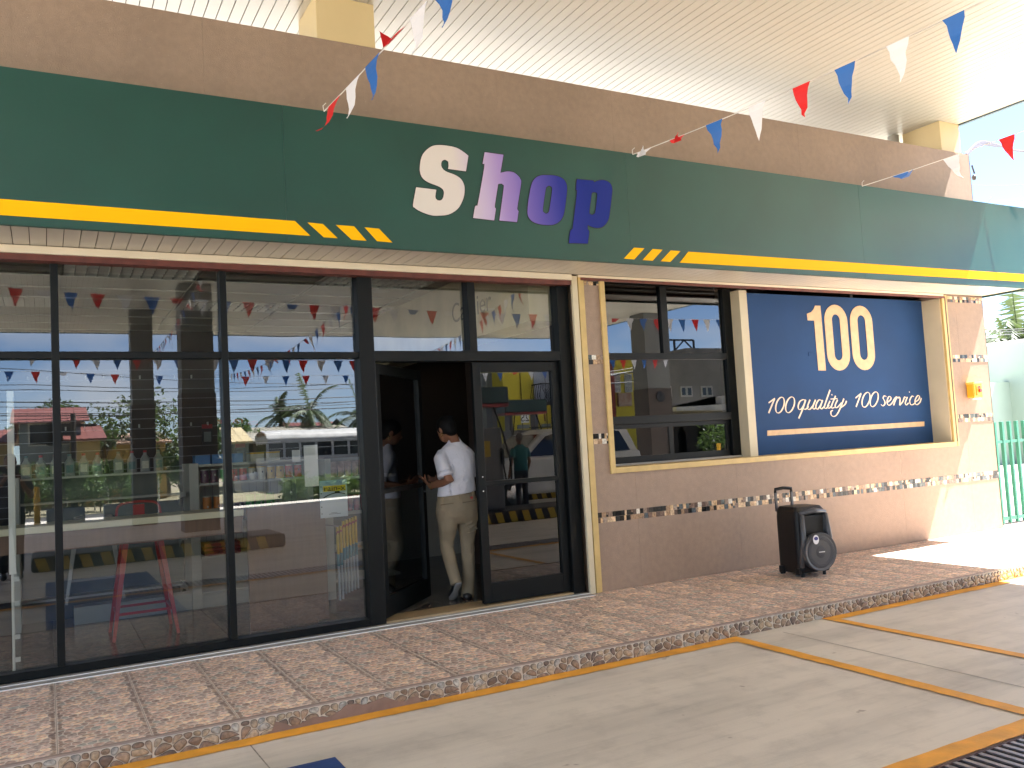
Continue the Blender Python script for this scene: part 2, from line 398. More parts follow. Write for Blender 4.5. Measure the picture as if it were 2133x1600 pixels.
sheet('painted_box', [(.86,-1.92),(.86,-2.16),(-.9,-2.16),(-.9,-1.92)], m_bluepaint) if False else None
jm = mat('joint_crack', (.27,.245,.21), .9, var=.3, scale=30)
for x0, x1 in ((4.67, 4.64), (.9, .95), (8.5, 8.5)):
    sheet('expansion_joint', [(x0,-1.81),(x0+.007,-1.81),(x1+.007,-3.86),(x1,-3.86)], jm, G+.0025)
# drain channel with bars (the grate runs the length of the forecourt)
dr = thing('drain_grate', 'dark steel bar grate in the forecourt beyond the yellow line', 'drain grate', (4, -4.2, G))
MB().box(-6, -4.44, G-.02, 20, -4.0, G+.002).build('channel', m_darkpit, dr)
MB().box(-6, -4.012, G, 20, -3.994, G+.009).box(-6, -4.446, G, 20, -4.428, G+.009).build('frame', mat('rusty_frame', (.07,.035,.03), .7), dr)
gb = MB(); gb.box(-.013, -.21, 0, .013, .21, .008); gme = gb.mesh('grate_bar', m_steel)
for i in range(150):
    inst(gme, 'grate_bar', dr, Matrix.Translation((.8+i*.058, -4.22, G+.001)))

# pavement: base slab, ceramic tiles printed and embossed with pebbles, kerb of set stones
pv = thing('pavement', 'raised shop pavement of brown pebble pattern tiles', 'pavement', (3, -.8, 0)); del pv['category']; pv['kind'] = 'structure'
MB().box(-7, -1.675, -.1, 26, .3, .1470).build('slab', mat('joint_mortar', (.36,.30,.255), .8), pv)
TS = .425
def tile_mesh(seed, w=TS, h=TS):
    rr = random.Random(seed); mb = MB(); pts = []
    nx = 8; ny = 8; e = .022
    for i in range(nx):
        for j in range(ny):
            pts.append((e+(w-2*e)*(i+.5+(.25 if j % 2 else -.25)+rr.uniform(-.30,.30))/nx, (h)*(j+.5+rr.uniform(-.32,.32))/ny))
    for k in range(15):     # narrow border of small dark stones
        pts.append((e*.4, h*(k+.5+rr.uniform(-.3,.3))/15)); pts.append((w-e*.4, h*(k+.5+rr.uniform(-.3,.3))/15))
    pts = [(min(max(p[0], .004), w-.004), min(max(p[1], .004), h-.004)) for p in pts]
    mb.cur = 0; mb.box(.0015, .0015, .140, w-.0015, h-.0015, .1475)
    mb.cur = 1
    for c in cells(pts, .003, .003, w-.003, h-.003):
        small = min(p[0] for p in c) < .006 or max(p[0] for p in c) > w-.006
        o, cc = rounded(c, .0036 if not small else .0018, 1)
        col = pebcol(rr, .62 if small else 1.0)
        if rr.random() < .08: col = (.50,.50,.45)
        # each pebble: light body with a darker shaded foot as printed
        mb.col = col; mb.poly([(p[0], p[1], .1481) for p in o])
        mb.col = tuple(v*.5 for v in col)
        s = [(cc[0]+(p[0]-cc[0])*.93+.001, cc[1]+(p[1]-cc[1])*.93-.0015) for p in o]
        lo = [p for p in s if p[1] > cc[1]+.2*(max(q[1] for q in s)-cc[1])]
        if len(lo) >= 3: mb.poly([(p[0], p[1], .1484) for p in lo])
        mb.col = None
    return mb.mesh('tile', [m_grout, m_peb])
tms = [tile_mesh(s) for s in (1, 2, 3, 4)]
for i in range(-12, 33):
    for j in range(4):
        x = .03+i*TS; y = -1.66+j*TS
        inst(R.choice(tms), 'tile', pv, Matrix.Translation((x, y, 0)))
MB().box(-7, -1.688, .1435, 26, -1.661, .1515).build('edge_trim', mat('edge_tile_trim', (.33,.26,.225), .6, var=.1, scale=8), pv)
# kerb
kb = thing('kerb', 'low kerb face set with rounded brown stones and white grout', 'kerb', (3, -1.68, 0)); del kb['category']; kb['kind'] = 'structure'
MB().box(-7, -1.684, G-.1, 26, -1.66, .143).build('grout_bed', m_groutw, kb)
KB = .098
def kerb_stones(seed):
    rr = random.Random(seed); pts = []; w = .42
    for k in range(9): pts.append((w*(k+.5+rr.uniform(-.32,.32))/9, KB*rr.uniform(.84,.93)))
    for k in range(5): pts.append((w*(k+.5+rr.uniform(-.28,.28))/5, KB*rr.uniform(.42,.60)))
    for k in range(4): pts.append((w*(k+rr.uniform(-.2,.2)+.4)/4, KB*rr.uniform(-.02,.16)))
    out = []
    for c in cells(pts, 0, 0, w, KB):
        o, cc = rounded(c, .0022, 2); col = rr.choice([(.36,.26,.18),(.40,.30,.20),(.30,.21,.145),(.26,.18,.13),(.44,.35,.25),(.18,.13,.105),(.42,.40,.36)])
        k = rr.uniform(.85, 1.15); col = tuple(v*k for v in col); mb = MB(); n = len(o)
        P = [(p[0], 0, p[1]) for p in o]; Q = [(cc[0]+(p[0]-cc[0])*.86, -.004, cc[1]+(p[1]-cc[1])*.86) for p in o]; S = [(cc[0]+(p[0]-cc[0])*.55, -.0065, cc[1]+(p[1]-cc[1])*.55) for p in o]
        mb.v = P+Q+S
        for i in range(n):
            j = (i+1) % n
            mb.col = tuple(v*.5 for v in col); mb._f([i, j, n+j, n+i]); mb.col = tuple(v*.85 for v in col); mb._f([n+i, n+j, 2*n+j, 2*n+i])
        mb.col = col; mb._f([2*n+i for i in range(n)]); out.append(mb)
    return out
KS = [kerb_stones(s) for s in (11, 12, 13, 14, 15)]
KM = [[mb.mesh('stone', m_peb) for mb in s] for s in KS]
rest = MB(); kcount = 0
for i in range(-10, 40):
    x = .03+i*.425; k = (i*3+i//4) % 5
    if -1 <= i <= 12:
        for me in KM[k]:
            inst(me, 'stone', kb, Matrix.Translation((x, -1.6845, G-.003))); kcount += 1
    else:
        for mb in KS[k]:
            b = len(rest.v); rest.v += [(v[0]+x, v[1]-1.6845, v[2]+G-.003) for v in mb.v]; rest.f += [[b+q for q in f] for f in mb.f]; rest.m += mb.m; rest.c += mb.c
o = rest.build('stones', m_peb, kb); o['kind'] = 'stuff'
# mortar smear over the stones
ms = MB(); top = []; xs = [1.02+.02*i for i in range(46)]
for x in xs: top.append((x, max(0, .045+.02*sin(x*9)+.012*sin(x*31)+R.uniform(-.004,.004)-(.04 if x < 1.06 or x > 1.88 else 0))+G+.004))
ms.prism([(xs[0], -1.692, G+.001)]+[(x, -1.692, z) for x, z in top]+[(xs[-1], -1.692, G+.001)], (0, .006, 0)); ms.build('mortar_patch', m_mort, kb)

# ---------------------------------------------------------------- shop building
XR = 10.27; XL = -11.0
sb = thing('shop_building', 'brown stuccoed filling station shop with gold window trims', 'building', (3, 4, .15))
core = MB()
core.box(4.27, .012, .1, 4.56, .22, 3.05)            # pier beside the door
core.box(4.56, .012, .1, 9.46, .30, 1.22)            # below the window
core.box(9.46, .012, .1, XR-.01, .30, 3.05)          # right pillar
core.box(XL, .012, 3.03, XR-.01, .22, 4.79)          # over the windows
core.box(XR-.2, .30, .1, XR-.01, 8.3, 4.79)          # right side wall
core.box(XL, 8.1, .1, XR, 8.3, 4.5).box(XL, .012, .1, XL+.2, 8.1, 4.79).box(XL+.2, .012, .1, -3.2, .22, 3.05)
core.build('wall_core', m_brown, sb)
MB().box(XL, .22, 4.05, XR-.2, 8.1, 4.2).build('roof', mat('roof_screed', (.4,.38,.35), .9), sb)
def cladding(x0, z0, x1, z1, seams):
    e = [x0]+[s for s in seams if x0+.05 < s < x1-.05]+[x1]
    for a, b in zip(e, e[1:]):
        MB().box(a+.0006, 0, z0, b-.0006, .010, z1).build('wall_panel', m_brown, sb)
SE = [4.785+1.235*i for i in range(-14, 5)]
cladding(4.33, .151, XR, 1.193, SE); cladding(9.55, 1.193, XR, 3.0, SE); cladding(4.335, 1.193, 4.51, 3.0, [])
cladding(XL, 3.1, XR, 4.80, SE)
MB().box(XR-.009, 0.0, .151, XR, 8.3, 4.80).build('end_panel', m_brown, sb)
MB().box(XL, 0, 4.80, XR, .22, 4.812).build('coping', m_brown, sb)
def trim(n, x0, z0, x1, z1, y0=-.018, m=m_gold, y1=.011): MB().box(x0, y0, z0, x1, y1, z1).build(n, m, sb, bevel=.003)
trim('gold_trim', 4.272, .151, 4.333, 3.0)
trim('gold_trim', 4.508, 1.19, 4.562, 3.0)
trim('gold_trim', 4.562, 1.19, 9.50, 1.243)
trim('gold_trim', 9.452, 1.243, 9.50, 2.96)
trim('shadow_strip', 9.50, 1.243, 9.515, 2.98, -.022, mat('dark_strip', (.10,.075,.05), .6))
trim('gold_trim', 9.515, 1.19, 9.552, 3.0, -.012)
trim('door_jamb', 4.205, .151, 4.262, 2.995, -.02, m_cream)
trim('jamb_gap', 4.262, .151, 4.272, 2.995, -.004, m_black)
# window recess lining
MB().box(9.44, .0115, 1.243, 9.46, .25, 2.96).build('jamb', m_cream, sb)
MB().box(4.562, .0115, 1.222, 9.44, .27, 1.243).build('window_sill', m_gold, sb)
MB().box(6.345, .12, 1.243, 6.45, .27, 2.97).build('pilaster', m_cream, sb)
MB().box(4.5, -.006, 2.962, 9.47, .011, 2.985).build('head_trim', m_redtrim, sb)
# eaves: soffit boards, cream and red trims
MB().box(4.27, -.03, 2.985, XR-.8, -.002, 3.006).build('cream_trim', m_creamlt, sb)
MB().box(-3.2, -.03, 2.955, 4.20, .06, 3.006).build('cream_trim', m_creamlt, sb)
MB().box(-3.2, -.012, 2.912, 4.20, .085, 2.953).build('red_trim', m_redtrim, sb)
MB().box(4.30, -.022, 2.958, 9.50, -.004, 2.984).build('red_trim', m_redtrim, sb)
bo = MB().box(-.046, -.575, 0, .046, -.002, .012); bme = bo.mesh('soffit_board', m_soffit)
nb = int((XR-XL)/.0975)
for i in range(nb): inst(bme, 'soffit_board', sb, Matrix.Translation((XR-.05-i*.0975, 0, 3.012)))
MB().box(XL, -.575, 3.030, XR, 0, 3.034).build('soffit_backing', m_gap, sb)
MB().box(XR+.001, -.6, 2.99, XR+.03, 0, 3.03).build('soffit_end_trim', m_greenedge, sb)
# fascia
fas = thing('fascia_sign', 'long green fascia sign with yellow stripes and purple Shop lettering', 'shop sign', (4, -.6, 3))
FS = [XL, -4.40, -1.45, 1.50, 4.45, 7.40, XR+.1]
for a, b in zip(FS, FS[1:]):
    MB().box(a+.0006, -.600, 3.0, b-.0006, -.580, 3.972).build('fascia_panel', m_green, fas, bevel=.0008, seg=1)
MB().box(XL, -.60, 2.994, XR, -.575, 2.9995).build('drip_edge', m_greenedge, fas)
MB().box(XR+.08, -.58, 3.0, XR+.1, 0, 3.97).build('end_panel', m_green, fas)
MB().box(XL, -.58, 3.955, XR-.02, 0, 3.968).build('top_cap', m_greenedge, fas)
def facepoly(name, pts, m, y=-.6025, th=.002, parent=fas, holes=()):
    """flat cut vinyl shape at depth y from outlines in wall coordinates; holes are bridged with scanline fill"""
    bm = bmesh.new(); es = []
    for loop in [pts]+list(holes):
        vs_ = [bm.verts.new((p[0], y, p[1])) for p in loop]
        es += [bm.edges.new((vs_[i], vs_[(i+1) % len(vs_)])) for i in range(len(vs_))]
    bmesh.ops.triangle_fill(bm, use_beauty=True, use_dissolve=False, edges=es)
    for f in bm.faces:
        if f.normal.y > 0: f.normal_flip()
    if th:
        r = bmesh.ops.extrude_face_region(bm, geom=bm.faces[:]); bmesh.ops.translate(bm, verts=[v for v in r['geom'] if isinstance(v, bmesh.types.BMVert)], vec=(0, -th, 0))
        bmesh.ops.recalc_face_normals(bm, faces=bm.faces)
    me = bpy.data.meshes.new(name); bm.to_mesh(me); bm.free(); me.materials.append(m)
    o = bpy.data.objects.new(name, me); scene.collection.objects.link(o); put(o, parent); return o
def P2(pxs, y): return [(lambda q: (q.x, q.z))(at(a, b, y=y)) for a, b in pxs]
facepoly('stripe', [(-9, 3.05), (1.662, 3.050), (1.558, 3.148), (-9, 3.152)], m_yellow)
for q in ([(1.755,3.142),(1.859,3.046),(1.758,3.046),(1.650,3.144)], [(1.850,3.142),(1.984,3.142),(2.074,3.042),(1.962,3.042)], [(2.064,3.14),(2.173,3.138),(2.273,3.041),(2.154,3.044)],
          [(4.482,3.137),(4.591,3.138),(4.475,3.034),(4.366,3.035)], [(4.682,3.137),(4.790,3.137),(4.673,3.033),(4.565,3.034)], [(4.882,3.136),(4.990,3.136),(4.868,3.033),(4.762,3.033)],
          [(5.082,3.137),(4.975,3.032),(10.36,3.076),(10.36,3.166)]):
    if abs(q[0][0]-1.755) < .001: q = [(1.646,3.144),(1.755,3.142),(1.859,3.046),(1.758,3.046)]
    facepoly('stripe', q, m_yellow)
def catmull(pts, n=3, sharp=50):
    """smooth closed outline but keep its sharp corners"""
    N = len(pts); out = []
    def ang(i):
        a = Vector(pts[i])-Vector(pts[i-1]); b = Vector(pts[(i+1) % N])-Vector(pts[i]); return math.degrees(a.angle(b)) if a.length and b.length else 0
    sh = [ang(i) > sharp for i in range(N)]
    for i in range(N):
        p0, p1, p2, p3 = (Vector(pts[j % N]) for j in (i-1, i, i+1, i+2))
        if sh[i]: p0 = p1-(p2-p1)*.5
        if sh[(i+1) % N]: p3 = p2+(p2-p1)*.5
        for k in range(n):
            t = k/n; out.append(tuple(.5*((2*p1)+(p2-p0)*t+(2*p0-5*p1+4*p2-p3)*t*t+(-p0+3*p1-3*p2+p3)*t**3)))
    return out
def offset(pts, d):
    N = len(pts); A = sum(pts[i][0]*pts[(i+1) % N][1]-pts[(i+1) % N][0]*pts[i][1] for i in range(N)); s = 1 if A > 0 else -1; out = []
    for i in range(N):
        a = Vector(pts[i])-Vector(pts[i-1]); b = Vector(pts[(i+1) % N])-Vector(pts[i])
        if a.length < 1e-6 or b.length < 1e-6: out.append(pts[i]); continue
        a.normalize(); b.normalize(); n = Vector((a.y+b.y, -a.x-b.x)); k = max(.5, n.length/2) if n.length > 1e-4 else 1
        n = n.normalized() if n.length > 1e-4 else Vector((a.y, -a.x)); out.append((pts[i][0]+n.x*d*s/k, pts[i][1]+n.y*d*s/k))
    return out
def gradient_mat():
    m = bpy.data.materials.new('purple_gradient_vinyl'); m.use_nodes = True; nt = m.node_tree; b = nt.nodes['Principled BSDF']; b.inputs['Roughness'].default_value = .45; b.inputs['Specular IOR Level'].default_value = .2
    tc = nt.nodes.new('ShaderNodeTexCoord'); sp = nt.nodes.new('ShaderNodeSeparateXYZ'); mr_ = nt.nodes.new('ShaderNodeMapRange'); ad = nt.nodes.new('ShaderNodeMath'); ad.operation = 'MULTIPLY_ADD'
    nt.links.new(tc.outputs['Object'], sp.inputs[0]); nt.links.new(sp.outputs['Z'], ad.inputs[0]); ad.inputs[1].default_value = .12; nt.links.new(sp.outputs['X'], ad.inputs[2])
    nt.links.new(ad.outputs[0], mr_.inputs[0]); mr_.inputs[1].default_value = 2.45+.42; mr_.inputs[2].default_value = 4.02+.42
    r = nt.nodes.new('ShaderNodeValToRGB'); nt.links.new(mr_.outputs[0], r.inputs[0]); e = r.color_ramp.elements
    cols = [(0,(.66,.61,.56)),(.24,(.66,.60,.56)),(.37,(.52,.43,.60)),(.50,(.34,.24,.52)),(.60,(.20,.14,.44)),(.70,(.10,.08,.36)),(.84,(.02,.03,.25)),(1,(.008,.022,.21))]
    e[0].position, e[1].position = 0, 1; e[0].color = (*cols[0][1], 1); e[1].color = (*cols[-1][1], 1)
    for p, c in cols[1:-1]: k = e.new(p); k.color = (*c, 1)
    nt.links.new(r.outputs[0], b.inputs['Base Color']); return m
m_grad = gradient_mat()
def z1(pts, s, ox, oy): return [(ox+x/s, oy+y/s) for x, y in pts]
S_ = z1([(1065,290),(1020,575),(688,530),(700,470),(695,400),(650,372),(605,388),(588,430),(592,480),(625,530),(690,570),(800,610),(890,660),(950,720),(990,810),(998,900),(985,1010),(940,1130),(880,1225),(790,1295),(680,1340),(560,1350),(430,1350),(290,1310),(170,1255),(110,1210),(75,1160),(132,835),(505,880),(485,1000),(495,1045),(530,1068),(575,1062),(605,1020),(618,950),(610,900),(570,860),(500,825),(380,780),(290,730),(230,665),(200,580),(195,500),(210,370),(250,260),(330,170),(430,110),(550,95),(700,110),(850,145),(970,215)], 8.42, 850, 290)
H_ = z1([(1335,220),(1680,268),(1628,580),(1740,558),(1850,575),(1935,640),(1975,700),(1988,780),(1925,1180),(1925,1235),(1945,1260),(1915,1465),(1590,1435),(1665,870),(1665,820),(1640,790),(1585,795),(1530,1150),(1530,1200),(1548,1215),(1515,1435),(1130,1390),(1165,1180),(1200,1155),(1220,1100),(1325,500),(1318,450),(1295,435)], 8.42, 850, 290)
O_ = z1([(560,132),(700,140),(820,175),(910,245),(955,360),(945,560),(905,860),(860,990),(790,1070),(690,1120),(560,1128),(400,1110),(270,1060),(190,970),(165,850),(190,600),(240,340),(290,230),(360,165),(450,135)], 9.41, 1080, 350)
Oi = z1([(600,358),(635,375),(650,430),(600,780),(580,860),(535,890),(495,860),(485,800),(535,440),(560,380)], 9.41, 1080, 350)
P_ = z1([(1135,212),(1475,242),(1480,275),(1560,240),(1650,230),(1740,255),(1810,310),(1840,400),(1838,500),(1790,900),(1760,1030),(1700,1120),(1620,1175),(1530,1185),(1440,1165),(1362,1130),(1358,1200),(1390,1250),(1362,1492),(978,1480),(1005,1230),(1050,1190),(1065,1080),(1135,500),(1132,450),(1112,430)], 9.41, 1080, 350)
Pi = z1([(1440,495),(1485,482),(1525,495),(1535,540),(1500,830),(1480,890),(1440,912),(1395,890),(1400,800)], 9.41, 1080, 350)
for nm, outl, holes in (('letter_s', S_, ()), ('letter_h', H_, ()), ('letter_o', O_, (Oi,)), ('letter_p', P_, (Pi,))):
    o2 = catmull(P2(outl, -.6025)); h2 = [catmull(P2(h, -.6025)) for h in holes]
    facepoly('letter', offset(o2, .002), m_black, -.6022, .001, holes=[offset(h, -.002) for h in h2])
    facepoly('letter', offset(o2, -.004), m_grad, -.6042, .001, holes=[offset(h, .004) for h in h2])

# mosaic bands
def mosaic(x0, x1, z0, z1, seed, big=True):
    rr = random.Random(seed); items = []; ch = (z1-z0)/2
    cols = [(.62,.43,.25),(.70,.52,.33),(.36,.24,.15),(.20,.13,.10),(.12,.08,.065),(.008,.008,.008),(.008,.008,.008),(.03,.028,.026),(.10,.12,.12),(.26,.19,.15),(.34,.27,.22),(.70,.66,.58),(.50,.34,.2),(.08,.10,.115),(.62,.46,.30)]
    for row in range(2):
        x = x0+(0 if row else .01); z = z0+row*ch
        while x < x1-.004:
            w = min(rr.choice((.045, .047, .05, .038, .024)), x1-x); col = rr.choice(cols)
            if w < .03 and rr.random() < .6:
                items.append((x, z, x+w, z+ch/2, col, 0)); items.append((x, z+ch/2, x+w, z+ch, rr.choice(cols), 0))
            else: items.append((x, z, x+w, z+ch, col, 1))
            x += w
    return items
al = []
al += mosaic(4.335, XR, .757, .852, 5)
for k, (a, b) in enumerate(((2.918, 2.99), (2.19, 2.278), (1.465, 1.56))):
    al += mosaic(9.575, XR, a, b, 20+k); al += mosaic(4.337, 4.506, a, b, 30+k)
chips = MB(); single = 0
for x0, za, x1, zb, col, whole in al:
    mb = MB() if (whole and single < 290) else chips
    mb.col = col; tilt = R.uniform(-.0006, .0006); b = len(mb.v)
    g_ = .0008; y = -.004
    mb.v += [(x0+g_, .004, za+g_), (x1-g_, .004, za+g_), (x1-g_, .004, zb-g_), (x0+g_, .004, zb-g_), (x0+g_+.0006, y+tilt, za+g_+.0006), (x1-g_-.0006, y-tilt, za+g_+.0006), (x1-g_-.0006, y-tilt, zb-g_-.0006), (x0+g_+.0006, y+tilt, zb-g_-.0006)]
    for q in ((4,5,6,7),(0,1,5,4),(1,2,6,5),(2,3,7,6),(3,0,4,7)): mb._f([b+i for i in q])
    if mb is not chips: mb.build('mosaic_tile', m_mos, sb); single += 1
o = chips.build('mosaic_chips', m_mos, sb); o['kind'] = 'stuff'

# window right of the door
wi = thing('sliding_window', 'black framed window with sliding lower sashes left of the blue mural', 'window', (5.5, .28, 1.25))
f = MB(); y0, y1 = .245, .31
f.box(4.563, y0, 1.2435, 4.70, y1, 3.0)
f.box(6.235, y0+.003, 1.2435, 6.3445, y1, 3.0); f.box(5.415, y0+.006, 2.325, 5.498, y1-.005, 3.0)
f.build('frame', m_frame, wi, bevel=.003)
MB().box(4.70, y0+.004, 2.262, 6.235, y1, 2.325).build('transom', m_frame, wi, bevel=.003)
MB().box(4.70, y0+.004, 1.635, 6.235, y1, 1.712).build('transom', m_frame, wi, bevel=.003)
def sash(xa, xb, y):
    s = MB().box(xa, y, 1.262, xb, y+.02, 1.325).box(xa, y, 1.592, xb, y+.02, 1.634).box(xa, y, 1.325, xa+.05, y+.02, 1.592).box(xb-.05, y, 1.325, xb, y+.02, 1.592)
    o = s.build('sash', m_frame, wi, bevel=.002)
    MB().poly([(xa+.05, y+.01, 1.325), (xb-.05, y+.01, 1.325), (xb-.05, y+.01, 1.592), (xa+.05, y+.01, 1.592)]).build('glass_pane', m_glass2, o)
sash(4.70, 5.47, .262); sash(5.42, 6.235, .285)
MB().box(4.563, .235, 1.2435, 6.3445, .32, 1.262).build('track', m_grey, wi, bevel=.002)
for a, b, c, d in ((4.70, 2.325, 5.415, 3.0), (5.498, 2.325, 6.235, 3.0), (4.70, 1.712, 6.235, 2.262)):
    MB().poly([(a, .28, b), (c, .28, b), (c, .28, d), (a, .28, d)]).build('glass_pane', m_glass2, wi)
MB().box(4.5, .6, 1.0, 6.45, .62, 3.1).build('blind', mat('dark_blind', (.02,.022,.022), .8), wi)

# blue mural with lettering
mu = thing('painted_mural', 'blue wall panel with large tan 100 and script slogan', 'mural', (8, .25, 1.3))
MB().box(6.45, .25, 1.243, 9.44, .27, 2.97).build('panel', m_blue, mu)
YM = .2493
def stad(px, off=(1670, 620), s=9.41):
    """stadium shape from top, bottom, left and right pixel marks"""
    t, b, l, r = P2(z1(px, s, *off), .25); cx = (l[0]+r[0])/2; w = (r[0]-l[0])/2; zt, zb = t[1], b[1]; w2 = w*1.0
    return [(cx+w*cos(a), zt-w2+w2*sin(a)) for a in [pi*k/14 for k in range(15)]]+[(cx+w*cos(a), zb+w2+w2*sin(a)) for a in [pi+pi*k/14 for k in range(15)]]
facepoly('numeral', P2(z1([(258,158),(360,160),(385,450),(470,1430),(322,1428),(238,452),(112,446),(98,318),(180,285),(225,235)], 9.41, 1670, 620), .25), m_tan, YM, .004, mu)
facepoly('numeral', stad([(640,140),(750,1430),(468,790),(914,790)]), m_tan, YM, .004, mu, [stad([(655,330),(730,1232),(614,790),(768,790)])])
facepoly('numeral', stad([(1145,160),(1250,1422),(968,800),(1404,800)]), m_tan, YM, .004, mu, [stad([(1150,348),(1225,1222),(1113,800),(1266,800)])])
facepoly('underline', P2([(1598,897),(1925,878),(1925,888),(1598,908)], .25), m_tan, YM, .003, mu)
strokes = {
 'one': [[(65,240),(145,182)], [(140,190),(65,370)]], 'q': [[(530,205),(500,200),(460,225),(440,280),(448,320),(478,318),(512,265),(530,208)], [(535,200),(500,310),(445,438)], [(500,305),(530,322),(572,285)]],
 'u': [[(590,200),(560,280),(562,316),(592,318),(640,258)], [(660,200),(625,290),(638,318),(668,298)]], 'a': [[(740,212),(705,202),(672,250),(665,300),(688,318),(728,262),(746,208)], [(750,205),(722,290),(735,316),(768,288)]],
 'l': [[(845,75),(780,260),(772,300),(798,308),(832,268)]], 'i': [[(845,215),(815,280),(820,306),(845,300),(872,268)], [(864,130),(872,145)]], 't': [[(915,150),(862,280),(870,306),(902,296)], [(850,192),(938,185)]],
 'y': [[(942,200),(912,262),(915,300),(945,290),(990,238)], [(1020,185),(972,310),(930,388),(892,412),(860,395),(855,352),(880,333)], [(972,305),(1030,262),(1052,215)]],
 'one_': [[(1168,178),(1240,118)], [(1238,122),(1175,290)]],
 's': [[(1560,162),(1535,150),(1518,180),(1538,218),(1540,252),(1515,278),(1490,258)]], 'e': [[(1562,240),(1612,200),(1616,168),(1592,160),(1570,208),(1575,258),(1602,268),(1642,228)]],
 'r': [[(1640,232),(1664,186),(1690,160)], [(1690,160),(1650,272)], [(1666,222),(1688,182),(1710,166)]], 'v': [[(1710,180),(1726,166),(1733,196),(1728,270)], [(1728,270),(1766,226),(1790,166),(1806,176)]], 'i_': [[(1826,165),(1800,238),(1812,266),(1842,240)], [(1848,96),(1856,108)]],
 'c': [[(1910,162),(1884,155),(1856,208),(1866,258),(1896,262),(1924,238)]], 'e_': [[(1918,232),(1966,200),(1980,160),(1956,148),(1926,200),(1926,248),(1950,262),(1986,228),(2002,178)]]}
def oval(cx, cz, rx, rz, slant): return [(cx+rx*cos(a)-slant*sin(a)*rz*-1, cz+rz*sin(a)) for a in [2*pi*k/16+.3 for k in range(17)]]
for k, (cx, cz, rx, rz) in enumerate(((208,268,50,100),(336,264,52,100),(1300,200,46,94),(1404,194,46,94))): strokes['zero%d' % k] = [[(cx+rx*cos(a)-.22*rz*sin(a), cz+rz*sin(a)) for a in [2*pi*j/16+.3 for j in range(17)]]]
for key, sts in strokes.items():
    mb = MB(); lay = 0
    for st in sts:
        w = P2(z1(st, 6.094, 1590, 800), .25); path = smooth_path([(p[0], 0, p[1]) for p in w], 5) if len(w) > 2 else [Vector((w[0][0] + (w[1][0]-w[0][0])*t, 0, w[0][1]+(w[1][1]-w[0][1])*t)) for t in (0, .33, .66, 1)]
        Lp, Rp = [], []
        for i, p in enumerate(path):
            d = (path[min(i+1, len(path)-1)]-path[max(i-1, 0)]); d.normalize()
            thick = abs(d.x*.35+d.z*.94); wd = .0042+.0062*thick**2; nrm = Vector((-d.z, 0, d.x))
            Lp.append(p+nrm*wd); Rp.append(p-nrm*wd)
        for i in range(len(path)-1):
            lay += 1; q = [Lp[i], Rp[i], Rp[i+1], Lp[i+1]]; mb.poly([(v.x, YM-.002-.00003*lay, v.z) for v in q])
    mb.build('script_letter', m_scriptt, mu)
MB().obox(((at(1688, 738, y=.25))), (.03,0,0), (0,.006,0), (0,0,.022)).build('cover_plate', m_blue, mu, bevel=.003)

# alarm box
ab = thing('alarm_box', 'small yellow emergency stop box with red button on the wall', 'alarm box', (9.88, -.04, 1.84))
MB().box(9.785, -.10, 1.752, 9.955, -.001, 1.925).build('housing', mat('safety_yellow', (.80,.36,.02), .35), ab, bevel=.012)
MB().box(9.778, -.108, 1.915, 9.962, -.001, 1.938).build('lid', mat('pale_yellow', (.85,.50,.12), .4), ab, bevel=.004)
MB().box(9.825, -.108, 1.775, 9.93, -.099, 1.90).build('face_plate', mat('orange_yellow', (.72,.27,.02), .4), ab, bevel=.003)
MB().cyl((9.88, -.105, 1.835), (9.88, -.128, 1.835), .022).build('button', mat('red_button', (.5,.02,.02), .3), ab)
MB().box(9.85, -.110, 1.868, 9.905, -.108, 1.885).build('print', m_black, ab)
MB().box(9.83, -.05, 1.728, 9.985, -.001, 1.748).build('clear_edge', m_offwhite, ab)

# roof columns, pipe, canopy
for k, (a, b) in enumerate(((1.96, 2.45), (9.776, 10.165))):
    MBc = MB().box(a, .03, 4.0, b, .55, 5.2); o = MBc.build('roof_column', mat('cream_column', (.62,.49,.27), .5, var=.03), bevel=.006)
    tag(o, ('cream column rising from the parapet behind the hanging flags' if k == 0 else 'cream column at the far end of the parapet near the sky'), 'column', 'columns between the shop roof and the canopy'); WM[o.name] = Matrix.Identity(4)
gp = MB().cyl((9.66, .60, 4.1), (9.66, .60, 5.18), .07, 14).build('drain_pipe', mat('grey_pipe', (.5,.49,.46), .5), smooth=True)
tag(gp, 'grey vertical pipe beside the end column above the parapet', 'pipe')
cn = thing('canopy', 'huge white boarded forecourt canopy spanning over the shop front', 'canopy', (3, -6, 5.2))
CF = -19.8
for nm, ya, yb, x0, x1 in (('a', 1.6, CF, -3.6, 10.16), ('b', -3.1, CF, 10.16, 16.5)):  # unseen left and back ends kept short to let more light underneath
    L_ = ya-yb; cm = MB().box(-.0455, yb, 0, .0455, ya, .012).mesh('ceiling_board', m_soffit)
    n = int(round((x1-x0)/.0985))
    for i in range(n): inst(cm, 'ceiling_board', cn, Matrix.Translation((x0+(i+.5)*(x1-x0)/n, 0, 5.2)))
MB().box(-3.6, CF, 5.216, 10.16, 1.6, 5.224).box(10.16, CF, 5.2165, 16.5, -3.1, 5.2245).build('backing', m_gap, cn)
MB().box(-3.6, CF, 5.3, 10.16, 1.6, 5.7).box(10.16, CF, 5.305, 16.5, -3.1, 5.695).build('roof', m_white, cn)
m_cedge = mat('teal_edge', (.05,.10,.13), .4)
